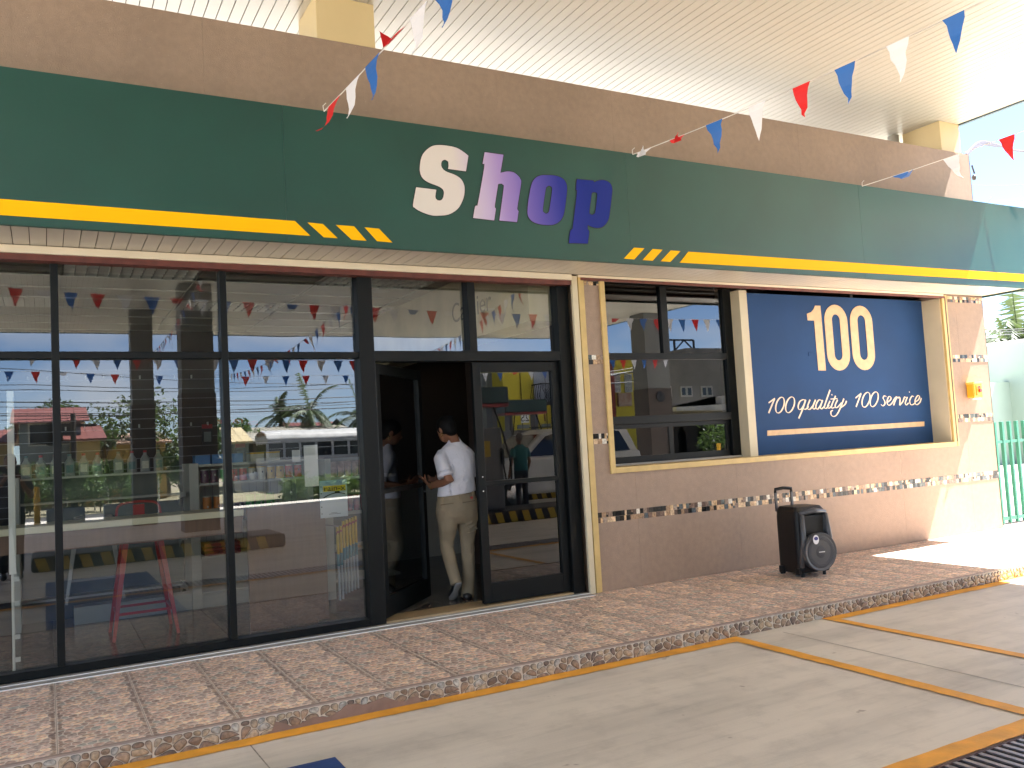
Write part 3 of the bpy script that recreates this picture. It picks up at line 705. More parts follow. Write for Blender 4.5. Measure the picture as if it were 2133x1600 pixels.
ed = MB().box(10.16, -3.1, 5.185, 10.21, 1.6, 5.72).box(16.5, CF, 5.185, 16.55, -3.1, 5.72).box(10.21, -3.15, 5.185, 16.5, -3.1, 5.72).box(-3.6, CF-.05, 5.185, 16.55, CF, 5.72).box(-3.65, CF, 5.185, -3.6, 1.6, 5.72).box(-3.6, 1.6, 5.22, 10.16, 1.65, 5.72)
ed.build('edge_fascia', m_cedge, cn)
for i, (x, y) in enumerate(((0,-8),(4.6,-8),(9.2,-8),(13,-8),(0,-14),(5.5,-14),(10.6,-14),(14,-14),(-2.4,-11))):
    o = MB().box(x-.3, y-.06, 5.185, x+.3, y+.06, 5.199).build('light_fitting', m_white, cn); 
m_colg = mat('grey_column_paint', (.15,.15,.14), .6, var=.06, scale=2)
m_colb = mat('brown_column_base', (.06,.042,.032), .6, var=.15, scale=5)
def ccol(x0, y0, x1, y1, label, z0=G):
    t = thing('canopy_column', label, 'column', ((x0+x1)/2, (y0+y1)/2, z0), 'columns holding the canopy')
    MB().box(x0, y0, z0, x1, y1, 5.199).build('shaft', m_colg, t, bevel=.01); MB().box(x0-.015, y0-.015, z0, x1+.015, y1+.015, 2.9).build('cladding', m_colb, t, bevel=.008); return t  # lower part darker and browner than the grey shaft, slightly wider
ccol(1.84, -16.0, 2.33, -15.5, 'slimmer column, brown below, seen mirrored behind the shelf of bottles')
ccol(2.50, -12.6, 3.16, -12.0, 'broad column, brown below, seen mirrored right of the slim one')
q0 = mr(1345, 740, y=-13.6, g=.28); q1 = mr(1392, 740, y=-13.6, g=.28)
t = ccol(q0.x, -14.3, q1.x, -13.6, 'pale pump column mirrored in the sliding window'); 
bd = MB().cyl(((q0.x+q1.x)/2, -13.58, 2.63), ((q0.x+q1.x)/2, -13.55, 2.63), .16, 24).build('number_disc', m_black, t)

# ---------------------------------------------------------------- glazed shop front
gf = thing('shopfront_window', 'tall dark framed glass shop front left of the entrance', 'shop window', (1, .12, .15))
MU = [-3.15, -2.13, -1.04, .073, 1.18]
zb, zt = .213, 2.955
for x in MU: MB().box(x-.024, .07, zb, x+.024, .165, zt).build('mullion', m_frame, gf, bevel=.003)
MB().box(-3.2, .0755, 2.262, 2.21, .16, 2.31).build('transom', m_frame, gf, bevel=.003)
MB().box(-3.2, .068, .16, 2.21, .17, zb).build('bottom_rail', m_frame, gf, bevel=.003)
E_ = MU+[2.21]
for a, b in zip(E_, E_[1:]):
    lo, hi = a+.024, b-.024 if b != 2.21 else 2.21
    for za, zc in ((zb, 2.262), (2.31, zt)):
        MB().poly([(lo, GLASS, za), (hi, GLASS, za), (hi, GLASS, zc), (lo, GLASS, zc)]).build('glass_pane', m_glass, gf)
MB().box(-3.2, -.10, .1505, 4.205, .0665, .1565).build('sill_strip', m_grey, gf, bevel=.002)
MB().box(-3.2, -.012, .1566, 4.205, -.002, .161).box(-3.2, -.103, .1502, 4.205, -.1002, .157).build('sill_bead', m_white, gf)
# entrance
en = thing('entrance_frame', 'black aluminium door surround with fanlights over the entrance', 'door frame', (3.2, .12, .15))
MB().box(2.21, .06, .161, 2.335, .18, zt).build('post', m_frame, en, bevel=.003)
MB().box(4.085, .06, .161, 4.204, .18, zt).build('post', m_frame, en, bevel=.003)
MB().box(2.335, .062, 2.232, 4.085, .178, 2.318).build('header', m_frame, en, bevel=.003)
MB().box(3.19, .064, 2.318, 3.262, .176, zt).build('mullion', m_frame, en, bevel=.003)
for a, b in ((2.335, 3.19), (3.262, 4.085)):
    MB().poly([(a, GLASS, 2.318), (b, GLASS, 2.318), (b, GLASS, zt), (a, GLASS, zt)]).build('glass_pane', m_glass, en)
MB().box(2.335, .067, .1502, 4.085, .33, .172).build('threshold', mat('beige_threshold', (.33,.24,.13), .5), en, bevel=.002)
def door(name, label, hinge, w, ang, flip):
    """leaf hinged at a point, swung inward by ang; local u along the leaf"""
    t = thing(name, label, 'door', hinge, 'entrance door leaves'); u = Vector((cos(ang)*flip, sin(ang), 0)); n = Vector((-u.y, u.x, 0)); h = Vector(hinge); z0, z1_ = .182, 2.226
    def b(u0, u1, za, zc, th=.024): c = h+u*((u0+u1)/2)+Vector((0,0,(za+zc)/2-h.z)); return (c, u*((u1-u0)/2), n*th, Vector((0,0,(zc-za)/2)))
    m = MB(); m.obox(*b(0, .075, z0, z1_)); m.obox(*b(w-.075, w, z0, z1_)); m.obox(*b(.075, w-.075, z1_-.085, z1_, .0235)); m.obox(*b(.075, w-.075, z0, z0+.165, .0235)); m.build('frame', m_frame, t, bevel=.003)
    MB().obox(*b(.075, w-.075, 1.165, 1.205, .02)).build('push_bar', m_frame, t, bevel=.003)
    for za, zc in ((z0+.165, 1.165), (1.205, z1_-.085)):
        MB().poly([h+u*.075+Vector((0,0,za-h.z)), h+u*(w-.075)+Vector((0,0,za-h.z)), h+u*(w-.075)+Vector((0,0,zc-h.z)), h+u*.075+Vector((0,0,zc-h.z))]).build('glass_pane', m_glass2, t)
    for zz in (1.125, 1.245):
        MB().ball(h+u*(w-.04)-n*.028*flip+Vector((0,0,zz-h.z)), .008).build('bolt', mat('bright_steel', (.7,.7,.7), .15, metal=1), t, smooth=True)
    return t
door('door_leaf', 'closed right-hand black glass door leaf reflecting the white car', (4.08, .125, .182), .86, 0, -1)
ca = math.atan2(.93-.15, 3.10-2.345)
door('door_leaf', 'open left-hand black glass door leaf swung inward', (2.345, .15, .182), .99, ca, 1)
# ---------------------------------------------------------------- inside the shop
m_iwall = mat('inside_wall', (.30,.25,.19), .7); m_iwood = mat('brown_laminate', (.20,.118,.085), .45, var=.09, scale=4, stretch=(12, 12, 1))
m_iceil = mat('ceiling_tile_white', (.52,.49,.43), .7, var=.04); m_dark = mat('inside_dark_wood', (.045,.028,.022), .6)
flo = thing('shop_floor', 'dark polished tile floor inside the shop', 'floor', (0,0,0)); del flo['category']; flo['kind'] = 'structure'
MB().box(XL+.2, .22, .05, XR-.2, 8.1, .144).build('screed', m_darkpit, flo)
fme = MB().box(.002, .002, .13, .598, .598, .150).mesh('floor_tile', mat('polished_tile', (.13,.115,.10), .16, var=.15, scale=2))
for i in range(-6, 10):
    for j in range(9): inst(fme, 'floor_tile', flo, Matrix.Translation((i*.6+.03, .335+j*.6, 0)))
MB().box(-3.2, .18, .05, 2.21, .335, .149).build('floor_strip', mat('polished_tile', (.1,.1,.1)), flo)
cei = thing('shop_ceiling', 'white suspended tile ceiling inside the shop', 'ceiling', (0,0,3.3)); del cei['category']; cei['kind'] = 'structure'
MB().box(XL+.2, .22, 3.345, XR-.2, 8.1, 3.40).build('deck', m_offwhite, cei)
cme = MB().box(.006, .006, 3.315, 1.194, .594, 3.327).mesh('ceiling_tile', m_iceil)
lights = {(0, 2), (2, 2), (1, 5), (3, 5), (-1, 5)}
for i in range(-4, 7):
    for j in range(0, 12):
        if (i, j) in lights: continue
        inst(cme, 'ceiling_tile', cei, Matrix.Translation((i*1.2+.15, .66+j*.6-.0, 0)))
gr = MB()
for i in range(-4, 8): gr.box(i*1.2+.14, .22, 3.300, i*1.2+.16, 7.8, 3.314)
for j in range(0, 13): gr.box(-4.6, .65+j*.6, 3.3005, 8.5, .67+j*.6, 3.3145)
gr.build('grid', m_offwhite, cei)
m_alu = mat('bright_louvre', (.75,.76,.76), .12, metal=1, var=.02)
for i, j in sorted(lights):
    x, y = i*1.2+.15, .66+j*.6
    t = thing('louvre_light', 'square mirrored louvre light %s' % {(0,2):'above the left window pane',(2,2):'above the fanlight left of the door',(1,5):'further back in the middle of the shop ceiling',(3,5):'further back towards the entrance',(-1,5):'further back at the far left'}[(i,j)], 'ceiling light', (x+.6, y+.3, 3.3), 'unlit louvre ceiling lights')
    MB().box(x+.02, y+.02, 3.335, x+1.18, y+.58, 3.343).build('housing', m_blackpl, t)
    lv = MB()
    for k in range(13): lv.box(x+.02+k*.0955, y+.02, 3.300, x+.026+k*.0955, y+.58, 3.332)
    for k in range(5): lv.obox((x+.6, y+.03+k*.135, 3.316), (.58,0,0), (0,.006,.002), (0,-.006,.015))
    lv.build('louvre', mat('louvre_white', (.82,.82,.80), .25, var=.02), t)
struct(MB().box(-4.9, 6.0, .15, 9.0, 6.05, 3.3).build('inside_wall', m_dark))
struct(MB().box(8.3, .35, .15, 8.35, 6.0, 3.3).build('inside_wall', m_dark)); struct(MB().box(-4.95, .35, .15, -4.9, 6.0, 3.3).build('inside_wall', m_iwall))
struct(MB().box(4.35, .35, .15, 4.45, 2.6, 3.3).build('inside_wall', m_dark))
bh = MB().box(3.9, .25, 2.62, 4.28, 5.2, 3.29).build('bulkhead', mat('cream_bulkhead', (.62,.55,.40), .6)); tag(bh, 'cream bulkhead over the till counter with faint grey lettering', 'bulkhead'); 
# cashier lettering on it
def text(body, size, m, mw, parent, name='lettering', ext=.001, font=None):
    c = bpy.data.curves.new(name, 'FONT'); c.body = body; c.size = size; c.extrude = ext; c.align_x = 'CENTER'; c.align_y = 'CENTER'
    o = bpy.data.objects.new(name, c); scene.collection.objects.link(o); dg = bpy.context.evaluated_depsgraph_get()
    me = bpy.data.meshes.new_from_object(o.evaluated_get(dg)); bpy.data.objects.remove(o); me.materials.clear(); me.materials.append(m)
    me.transform(mw); o = bpy.data.objects.new(name, me); scene.collection.objects.link(o); put(o, parent); return o
text('Cashier', .30, mat('grey_letters', (.14,.13,.11), .5), Matrix.Translation((3.893, 1.45, 2.93)) @ Matrix.Rotation(-pi/2, 4, 'Z') @ Matrix.Rotation(pi/2, 4, 'X'), bh)
# window counter with laminate panels
ct = thing('window_counter', 'long cream edged counter with brown laminate panel along the glass', 'counter', (0, .6, .15))
MB().box(-3.0, .55, 1.065, 1.37, 1.0, 1.115).build('top', mat('cream_laminate', (.82,.76,.58), .4, var=.05), ct, bevel=.004)
MB().box(-3.0, .575, .93, 1.36, .60, 1.063).build('apron', m_iwood, ct)
MB().box(1.40, .58, .152, 2.03, .62, 1.12).build('end_panel', m_iwood, ct, bevel=.003)
MB().box(-2.9, .6, .152, -2.86, .98, 1.06).build('leg_panel', m_iwood, ct)
# red metal stools
m_redm = mat('red_lacquer_metal', (.50,.035,.03), .3, var=.1, spec=.7)
def stool():
    t = thing('metal_stool', 'red metal bar stool under the counter with splayed legs', 'stool', (.68, 1.22, .15), 'metal bar stools at the window counter'); c = Vector((.68, 1.22, .15))
    MB().box(c.x-.16, c.y-.16, .885, c.x+.16, c.y+.16, .915).build('seat', m_redm, t, bevel=.012)
    for i, j in ((-1,-1),(1,-1),(1,1),(-1,1)):
        a = c+Vector((i*.13, j*.13, .735)); b = c+Vector((i*.235, j*.235, .0))
        MB().tube([a, b], [.032, .017], 4, side=(i, j, 0)).build('leg', m_redm, t, bevel=.003)
    mb = MB(); q = [c+Vector((i*.205, j*.205, .2)) for i, j in ((-1,-1),(1,-1),(1,1),(-1,1))]
    for k in range(4): mb.bar(q[k], q[(k+1) % 4], .012, .02)
    mb.build('foot_ring', m_redm, t)
    mb = MB(); mb.tube(smooth_path([c+Vector((-.15,.15,.75)), c+Vector((-.17,.19,.95)), c+Vector((-.12,.21,1.04)), c+Vector((.12,.21,1.04)), c+Vector((.17,.19,.95)), c+Vector((.15,.15,.75))]), .011, 8)
    mb.box(c.x-.045, c.y+.165, .90, c.x+.045, c.y+.175, 1.18); mb.build('backrest', m_redm, t); return t
st = stool()
s2 = dup(st, Matrix.Translation((-.98, .05, 0)), 'metal bar stool at the left, half hidden by the first mullion')
for o in s2.children: o.data = o.data.copy(); o.data.materials[0] = mat('silver_lacquer_metal', (.35,.34,.33), .3, metal=.6)
dup(st, Matrix.Translation((-2.0, 0, 0)), 'red metal bar stool at the far left end of the counter')
# white post near the glass
wp = thing('white_post', 'slim white upright just behind the glass at the left edge', 'post', (-.2, .22, .15))
MB().box(-.222, .24, .83, -.180, .27, 2.06).box(-.212, .25, .152, -.195, .265, .83).build('upright', m_white, wp, bevel=.003)
for z in (.25, .4, .62, .78): MB().box(-.195, .25, z, -.165, .262, z+.03).build('bracket', m_white, wp)

# shelving gondolas and goods
m_can = {}
def goods_mat(n, c): return mat('goods_'+n, c, .35, var=.08, scale=30)
CR = goods_mat('red', (.52,.02,.03)); CO = goods_mat('orange', (.62,.20,.03)); CG = goods_mat('green', (.05,.38,.06)); CW = goods_mat('cream', (.62,.60,.50)); CY = goods_mat('yellow', (.70,.42,.04)); CP = goods_mat('purple', (.10,.03,.07)); CB = goods_mat('blue', (.03,.20,.50)); CT = goods_mat('teal', (.10,.20,.20)); CDK = goods_mat('dark', (.03,.03,.035)); CGR = goods_mat('grey', (.25,.27,.27))
gd = thing('display_shelves', 'white steel shelving bay stocked with crisp tubes behind the counter', 'shelving', (1.8, 2.2, .15))
MB().box(1.17, 2.0, .152, 1.255, 2.45, 1.49).build('end_upright', m_offwhite, gd, bevel=.004)
MB().box(2.27, 2.0, .152, 2.33, 2.45, 1.49).build('end_upright', m_offwhite, gd, bevel=.004)
MB().box(1.26, 2.43, .152, 2.27, 2.45, 1.47).build('back_panel', m_offwhite, gd)
for z in (.30, .62, .93, 1.30, 1.475): MB().box(1.258, 1.99, z-.022, 2.268, 2.43, z).build('shelf', m_offwhite, gd, bevel=.003)
MB().box(1.258, 2.02, .152, 2.268, 2.04, .27).build('kick_plate', m_offwhite, gd)
wg = MB()
for i in range(14): wg.box(1.29+i*.07, 2.36, .64, 1.294+i*.07, 2.364, .90).box(1.29+i*.07, 2.36, .95, 1.294+i*.07, 2.364, 1.28)
wg.build('wire_back', m_steel, gd)
g2 = thing('display_shelves', 'white shelving bay with empty bracket arms left of the crisp tubes', 'shelving', (.6, 2.3, .15))
MB().box(-.2, 2.44, .152, 1.165, 2.46, 1.42).build('back_panel', mat('grey_green_panel', (.13,.15,.14), .6), g2)
for z in (.35, .80, 1.20): MB().box(-.2, 2.25, z, 1.165, 2.44, z+.02).build('shelf', m_offwhite, g2, bevel=.002); MB().prism([(1.12, 1.95, z+.03), (1.12, 2.43, z+.03), (1.12, 2.43, z-.10), (1.12, 2.3, z-.03), (1.12, 1.95, z-.005)], (.01,0,0)).build('bracket', m_offwhite, g2)
MB().box(-.25, 2.0, .152, -.2, 2.46, 1.45).build('upright', m_offwhite, g2); MB().box(.2, 2.02, .152, 1.165, 2.2, .30).build('base', m_offwhite, g2)
def can(x, y, z, r, h, m, label):
    t = thing('snack_tube', label, 'snack tube', (x, y, z), 'snack tubes on the shop shelves')
    mb = MB().cyl((x,y,z), (x,y,z+h), r, 14); mb.build('tube', m, t, smooth=False)
    MB().cyl((x,y,z+h), (x,y,z+h+.008), r*1.03, 14).build('lid', CW if m is not CW else CY, t)
    MB().ball((x, y-r*.55, z+h*.62), r*.52, r*.52, r*.6, 8).build('emblem', CW if m in (CP, CG, CO) else CDK, t, smooth=True); return t
nm = {id(CR):'red', id(CO):'orange', id(CG):'green', id(CW):'cream', id(CY):'yellow', id(CP):'purple'}
ords = ['first','second','third','fourth','fifth','sixth','seventh','eighth','ninth','tenth','eleventh','twelfth']
row1 = [CP, CP, CG, CR, CR, CW, CW, CY, CY, CR, CR]
for i, m in enumerate(row1): can(1.315+i*.088, 2.05, 1.302, .037, .115, m, 'short %s snack tube, %s from left on the upper shelf' % (nm[id(m)], ords[i]))
row2 = [CO, CO, CP, CP, CG, CG, CG]
for i, m in enumerate(row2): can(1.33+i*.098, 2.05, .932, .040, .235, m, 'tall %s snack tube, %s from left on the middle shelf' % (nm[id(m)], ords[i]))
for i in range(5):
    m = CB if i < 3 else CW; x = 1.30+i*.15+(.05 if i > 2 else 0)
    t = thing('carton', 'small %s carton, %s from left on top of the crisp shelves' % ('blue' if i < 3 else 'grey and yellow', ords[i]), 'carton', (x, 2.1, 1.477), 'cartons on the top shelf')
    MB().box(x-.066, 2.02, 1.477, x+.066, 2.2, 1.56).build('box', m, t, bevel=.002); MB().box(x-.066, 2.018, 1.548, x+.066, 2.2015, 1.5625).build('band', CB if i < 3 else CY, t)
for r_, z in enumerate((.622, .66, .70)):
    t = MB().box(1.29, 2.03, z, 1.62, 2.3, z+.034).build('snack_packet', mat('dark_red_packet', (.28,.03,.03), .4, var=.3, scale=25), bevel=.008)
    tag(t, 'flat dark red snack packets, %s layer up on the low shelf' % ords[r_], 'packet', 'packets stacked on the low shelf')
for i in range(10):
    x = -.15+i*.115+(.06 if i > 5 else 0)
    t = thing('oil_bottle', 'grey oil bottle on the back shelf, %s from the left' % ords[i], 'bottle', (x, 2.35, 1.42), 'oil bottles along the back shelf')
    MB().loft([((x, 2.35, 1.44), (.042,0,0), (0,.025,0)), ((x, 2.35, 1.56), (.042,0,0), (0,.025,0)), ((x, 2.35, 1.60), (.018,0,0), (0,.016,0)), ((x, 2.35, 1.62), (.016,0,0), (0,.014,0))], 12, pw=4).build('body', CGR, t)
    MB().cyl((x, 2.35, 1.62), (x, 2.35, 1.64), .016, 10).build('cap', CR if i % 3 else CT, t)
    MB().box(x-.028, 2.3235, 1.47, x+.028, 2.3255, 1.54).build('label', CT if i % 2 else CW, t)
tp = MB().box(-.2, 2.28, 1.42, 1.165, 2.45, 1.438).build('top_shelf', m_offwhite, g2)
# slat wall with thin bright edges and hanging packets
sl = thing('slat_wall', 'dark slatted display wall with pale horizontal edges and hooks', 'display wall', (1, 4.4, .15))
MB().box(-1.8, 4.42, .5, 2.6, 4.46, 2.75).build('panel', mat('dark_slat_panel', (.05,.035,.03), .5), sl)
sme = MB().box(-1.8, -.012, 0, 2.6, 0, .008).mesh('slat', m_steel)
for i in range(18): inst(sme, 'slat', sl, Matrix.Translation((0, 4.419, .65+i*.115)))
for i in range(11): MB().box(.2+i*.19, 4.36, 1.93, .215+i*.19, 4.405, 1.97).build('hook_tag', m_white, sl)
for i in range(11): MB().box(-.35+i*.19, 4.36, 2.50, -.335+i*.19, 4.405, 2.54).build('hook_tag', m_white, sl)
for k, (a, z) in enumerate(((1.9, 1.75), (2.08, 1.75), (2.26, 1.72), (1.72, 1.7), (2.1, 1.45))):
    t = thing('hanging_packet', 'dark blister packet on the slat wall hooks, %s of five' % ords[k], 'packet', (a, 4.38, z), 'packets hanging on the slat wall')
    MB().box(a-.06, 4.375, z, a+.06, 4.395, z+.24).build('card', CDK, t); MB().box(a-.06, 4.37, z+.19, a+.06, 4.376, z+.24).build('header', CR, t); MB().box(a-.04, 4.36, z+.03, a+.04, 4.375, z+.15).build('blister', CGR, t)
cone = MB().cyl((.52, 3.0, 1.25), (.52, 3.0, 1.72), .075, 16, .006).build('folded_parasol', CDK, smooth=True); tag(cone, 'dark pointed cone shape standing behind the oil bottles', 'parasol')
# right gondola beside the door, bags, wiper stand
g3 = thing('display_shelves', 'white shelving bay with bagged snacks right of the wiper stand', 'shelving', (2.7, 2.2, .15))
MB().box(2.46, 2.02, .152, 2.52, 2.45, 1.46).build('end_upright', m_offwhite, g3, bevel=.004); MB().box(2.52, 2.43, .152, 3.2, 2.45, 1.46).build('back_panel', mat('grey_green_panel', (.1,.1,.1)), g3)
for z in (.26, .56, .92, 1.27): MB().box(2.52, 1.99, z-.03, 3.2, 2.43, z).build('shelf', m_offwhite, g3, bevel=.003)
for lv_, (z, m) in enumerate(((1.272, mat('pale_red_bag', (.62,.38,.34), .3, var=.35, scale=18)), (.922, mat('dark_red_bag', (.33,.015,.03), .25, var=.4, scale=20)))):
    for i in range(7):
        x = 2.56+i*.075
        o = MB().loft([((x, 2.06, z), (.03,0,0), (0,.02,0)), ((x+.01, 2.09, z+.08), (.036,0,0), (0,.03,0)), ((x+.02, 2.13, z+.155), (.036,0,0), (0,.003,0))], 10).build('snack_bag', m, smooth=True)
        tag(o, '%s snack bag, %s along the %s shelf by the entrance' % (('pale red and white' if lv_ == 0 else 'dark red'), ords[i], ('upper' if lv_ == 0 else 'middle')), 'snack bag', 'snack bags leaning on the shelves')
ws = thing('wiper_stand', 'grey rack holding yellow wiper blades under a rain-x card', 'display rack', (2.1, .62, .15))
MB().box(1.99, .60, .152, 2.035, .64, 1.06).build('pole', m_greypl, ws, bevel=.003); MB().box(1.93, .5, .1505, 2.25, .78, .165).build('base', m_greypl, ws, bevel=.003)
MB().bar((2.01, .62, .93), (2.27, .62, .88), .012).build('arm', m_steel, ws); MB().box(2.02, .66, .30, 2.12, .70, 1.1).build('side_panel', m_offwhite, ws)
ycol = mat('wiper_yellow_card', (.80,.50,.02), .4); tealc = mat('wiper_teal_card', (.08,.28,.34), .4); whc = mat('wiper_white_card', (.55,.57,.62), .3)
for i in range(7):
    x = 2.125+i*.0265; z = .93+.008*i-(.03 if i < 2 else 0)
    t = thing('boxed_wiper', 'boxed yellow and white wiper blade hanging on the rack, %s from left' % ords[i], 'wiper blade', (x, .6, z), 'wiper blades on the rack')
    MB().box(x-.006, .56, z-.22, x+.006, .60, z).build('yellow_sleeve', ycol, t); MB().box(x-.006, .56, z-.32, x+.006, .60, z-.2205).build('teal_sleeve', tealc, t); MB().box(x-.005, .562, z-.60, x+.005, .598, z-.3205).build('clear_sleeve', whc, t)
    MB().prism([(x-.0062, .558, z-.03), (x-.0062, .602, z-.055), (x-.0062, .602, z-.07), (x-.0062, .558, z-.045)], (.0124,0,0)).build('logo', CR, t)
# rain-x card
cardp = [at(665, 1002, y=.50), at(722, 1000, y=.50), at(722, 1075, y=.50), at(665, 1077, y=.50)]
cdx0, cdx1, cdz0, cdz1 = cardp[0].x, cardp[1].x, cardp[2].z, cardp[0].z
cdd = thing('advert_card', 'pale blue rain-x advert card above the wiper blades', 'advert card', (cdx0, .5, cdz0))
mcard = bpy.data.materials.new('blue_white_card'); mcard.use_nodes = True; nt = mcard.node_tree; tc = nt.nodes.new('ShaderNodeTexCoord'); sp = nt.nodes.new('ShaderNodeSeparateXYZ'); mp = nt.nodes.new('ShaderNodeMapRange'); rp = nt.nodes.new('ShaderNodeValToRGB')
nt.links.new(tc.outputs['Object'], sp.inputs[0]); nt.links.new(sp.outputs['Z'], mp.inputs[0]); mp.inputs[1].default_value = cdz0; mp.inputs[2].default_value = cdz1; nt.links.new(mp.outputs[0], rp.inputs[0]); nt.links.new(rp.outputs[0], nt.nodes['Principled BSDF'].inputs['Base Color'])
rp.color_ramp.elements[0].position = .35; rp.color_ramp.elements[0].color = (.80,.83,.88,1); rp.color_ramp.elements[1].color = (.28,.48,.62,1)
MB().box(cdx0, .50, cdz0, cdx1, .504, cdz1).build('card', mcard, cdd)
MB().box(cdx0+.03, .498, cdz1-.092, cdx1-.012, .4995, cdz1-.045).build('logo_panel', mat('card_yellow', (.90,.68,.03), .4), cdd)
text('rain-x', .062, m_black, Matrix.Translation(((cdx0+cdx1)/2+.008, .4972, cdz1-.068)) @ Matrix.Rotation(pi/2, 4, 'X') @ Matrix.Scale(1.25, 4, (1,0,0)), cdd)
cw = MB().tube(smooth_path([(cdx0+.03, .497, cdz0+.165), (cdx0+.09, .497, cdz0+.19), (cdx0+.15, .497, cdz0+.198), (cdx1-.02, .497, cdz0+.185)]), [.004]*19, 6); cw.box(cdx0+.125, .494, cdz0+.197, cdx0+.165, .4995, cdz0+.212); cw.build('wiper_print', m_blackpl, cdd)
text('NEW LATITUDE WIPERS', .011, mat('print_blue', (.05,.08,.3), .5), Matrix.Translation(((cdx0+cdx1)/2+.02, .4975, cdz0+.028)) @ Matrix.Rotation(pi/2, 4, 'X'), cdd) if False else MB().box(cdx0+.07, .497, cdz0+.026, cdx0+.17, .4995, cdz0+.030).box(cdx0+.09, .497, cdz0+.036, cdx0+.14, .4995, cdz0+.039).build('small_print', m_greypl, cdd)
for k in range(5): MB().cyl((cdx0+.012, .4995, cdz0+.035+k*.055), (cdx0+.012, .498, cdz0+.035+k*.055), .005, 8).build('punch_hole', m_black, cdd)
# papers stuck inside the glass
p0, p1 = at(632, 928, y=.17), at(664, 1012, y=.17)
pp = MB().box(p0.x, .166, p1.z, p1.x, .169, p0.z).build('paper_notice', mat('white_paper', (.70,.70,.72), .7)); tag(pp, 'white paper notice taped inside the glass above the laminate panel', 'notice')
p0, p1 = at(608, 938, y=.8), at(626, 962, y=.8)
pp = MB().box(p0.x, .8, p1.z, p1.x, .803, p0.z).build('paper_notice', mat('white_paper', (.7,.7,.7))); tag(pp, 'small paper price card standing behind the taller notice', 'notice')
till = thing('service_counter', 'pale service counter deep in the shop beyond the doorway', 'counter', (4.0, 3.4, .15))
MB().box(2.9, 3.6, .152, 6.0, 4.3, 1.05).build('body', m_offwhite, till); MB().box(2.85, 3.55, 1.052, 6.0, 4.35, 1.09).build('top', m_dark, till)
dl = MB().cyl((3.35, 2.6, 3.296), (3.35, 2.6, 3.30), .10, 20).build('downlight', m_offwhite); tag(dl, 'small round downlight on the dark ceiling above the doorway', 'ceiling light')

# ---------------------------------------------------------------- loudspeaker
sp = thing('loudspeaker', 'black wheeled party loudspeaker with pull-up handle on the pavement', 'loudspeaker', (6.3, -.55, .15))
SO = Vector((6.02, -.70, .15)); sa = radians(-5)
# local frame: u = along the side (front to back), w = across the front
fr0 = at(1673, 1200, z=.175); bk0 = at(1622, 1190, z=.175); fr1 = at(1716, 1188, z=.175)
fr0.z = bk0.z = fr1.z = 0
U = (bk0-fr0); W_ = (fr1-fr0); Ul, Wl = U.length, W_.length
U.normalize(); W_ = Vector((-U.y, U.x, 0)) if Vector((-U.y, U.x, 0)).dot(W_) > 0 else Vector((U.y, -U.x, 0))
dpt, wid, hgt = .36, .36, .60
def S(u, w, z): return fr0+U*u+W_*w+Vector((0,0,.185+z))
def rr_(u0, u1, w0, w1, z): return (S((u0+u1)/2, (w0+w1)/2, z), U*((u1-u0)/2), W_*((w1-w0)/2))
mb = MB(); mb.loft([rr_(.05,dpt,.0,wid,0), rr_(.03,dpt,.0,wid,.03), rr_(.03,dpt,0,wid,.50), rr_(.045,dpt,.01,wid-.01,.56), rr_(.08,dpt-.02,.03,wid-.03,hgt)], 28, pw=7); mb.build('cabinet', m_blackpl, sp, smooth=False, bevel=.006)
mb = MB()      # moulded front baffle with horn recess: frame bars
for a, b in (((.0,.02,.06),(.0,.035,.53)), ((.0,wid-.02,.06),(.0,wid-.035,.53))): mb.tube([S(a[0]+.03,a[1],a[2]), S(b[0]+.0,b[1],b[2]*.6), S(b[0]+.02,b[1]+(.015 if b[1]<.1 else -.015),b[2])], [.022,.026,.022], 8)
mb.tube([S(.035,.04,.54), S(.01,wid/2,.565), S(.035,wid-.04,.54)], [.022,.026,.022], 8)
mb.build('baffle_frame', m_greypl, sp, smooth=True)
mb = MB()      # horn: flared recess
hz0, hz1 = .33, .535
o4 = [S(.0,.05,hz0+.02), S(.0,wid-.05,hz0+.02), S(.0,wid-.045,hz1), S(.0,.045,hz1)]; i4 = [S(.10,.13,.40), S(.10,wid-.13,.40), S(.10,wid-.13,.49), S(.10,.13,.49)]
for k in range(4): mb.poly([o4[k], o4[(k+1)%4], i4[(k+1)%4], i4[k]])
mb.poly(i4); mb.build('horn', m_blackpl, sp, fix=True)
cc = S(-.035, wid/2, .195)
def ring(rad, off): return (cc-U*off, W_*rad, Vector((0,0,rad)))
MB().loft([(cc+U*.06, W_*.165, Vector((0,0,.165))), ring(.175, 0), ring(.17, .018), ring(.150, .012)], 40).build('woofer_ring', m_greypl, sp, smooth=False, bevel=.003)
MB().loft([ring(.150, .008), ring(.140, .016), ring(.105, .012), ring(.075, .004), ring(.06, .010), ring(.04, .017), ring(.01, .020)], 40).build('woofer_grille', m_grill, sp, smooth=True)
MB().obox(cc-U*.024+Vector((0,0,.0)), W_*.032, U*.001, (0,0,.004)).build('maker_plate', mat('plate_white', (.6,.6,.6), .3), sp)
bq = cc-U*.022-W_*.055+Vector((0,0,.115)); MB().loft([(bq, W_*.032, Vector((0,0,.042))), (bq-U*.002, W_*.032, Vector((0,0,.042)))], 20).build('sticker', mat('sticker_white', (.72,.72,.76), .4), sp)
MB().loft([(bq-U*.003+Vector((0,0,.01)), W_*.022, Vector((0,0,.016))), (bq-U*.004+Vector((0,0,.01)), W_*.022, Vector((0,0,.016)))], 14).build('sticker_print', mat('sticker_navy', (.04,.04,.2), .4), sp)
hb = MB(); a, b = S(dpt-.03, .06, .55), S(dpt-.03, wid-.13, .55); a2, b2 = a+Vector((0,0,.20)), b+Vector((0,0,.20))
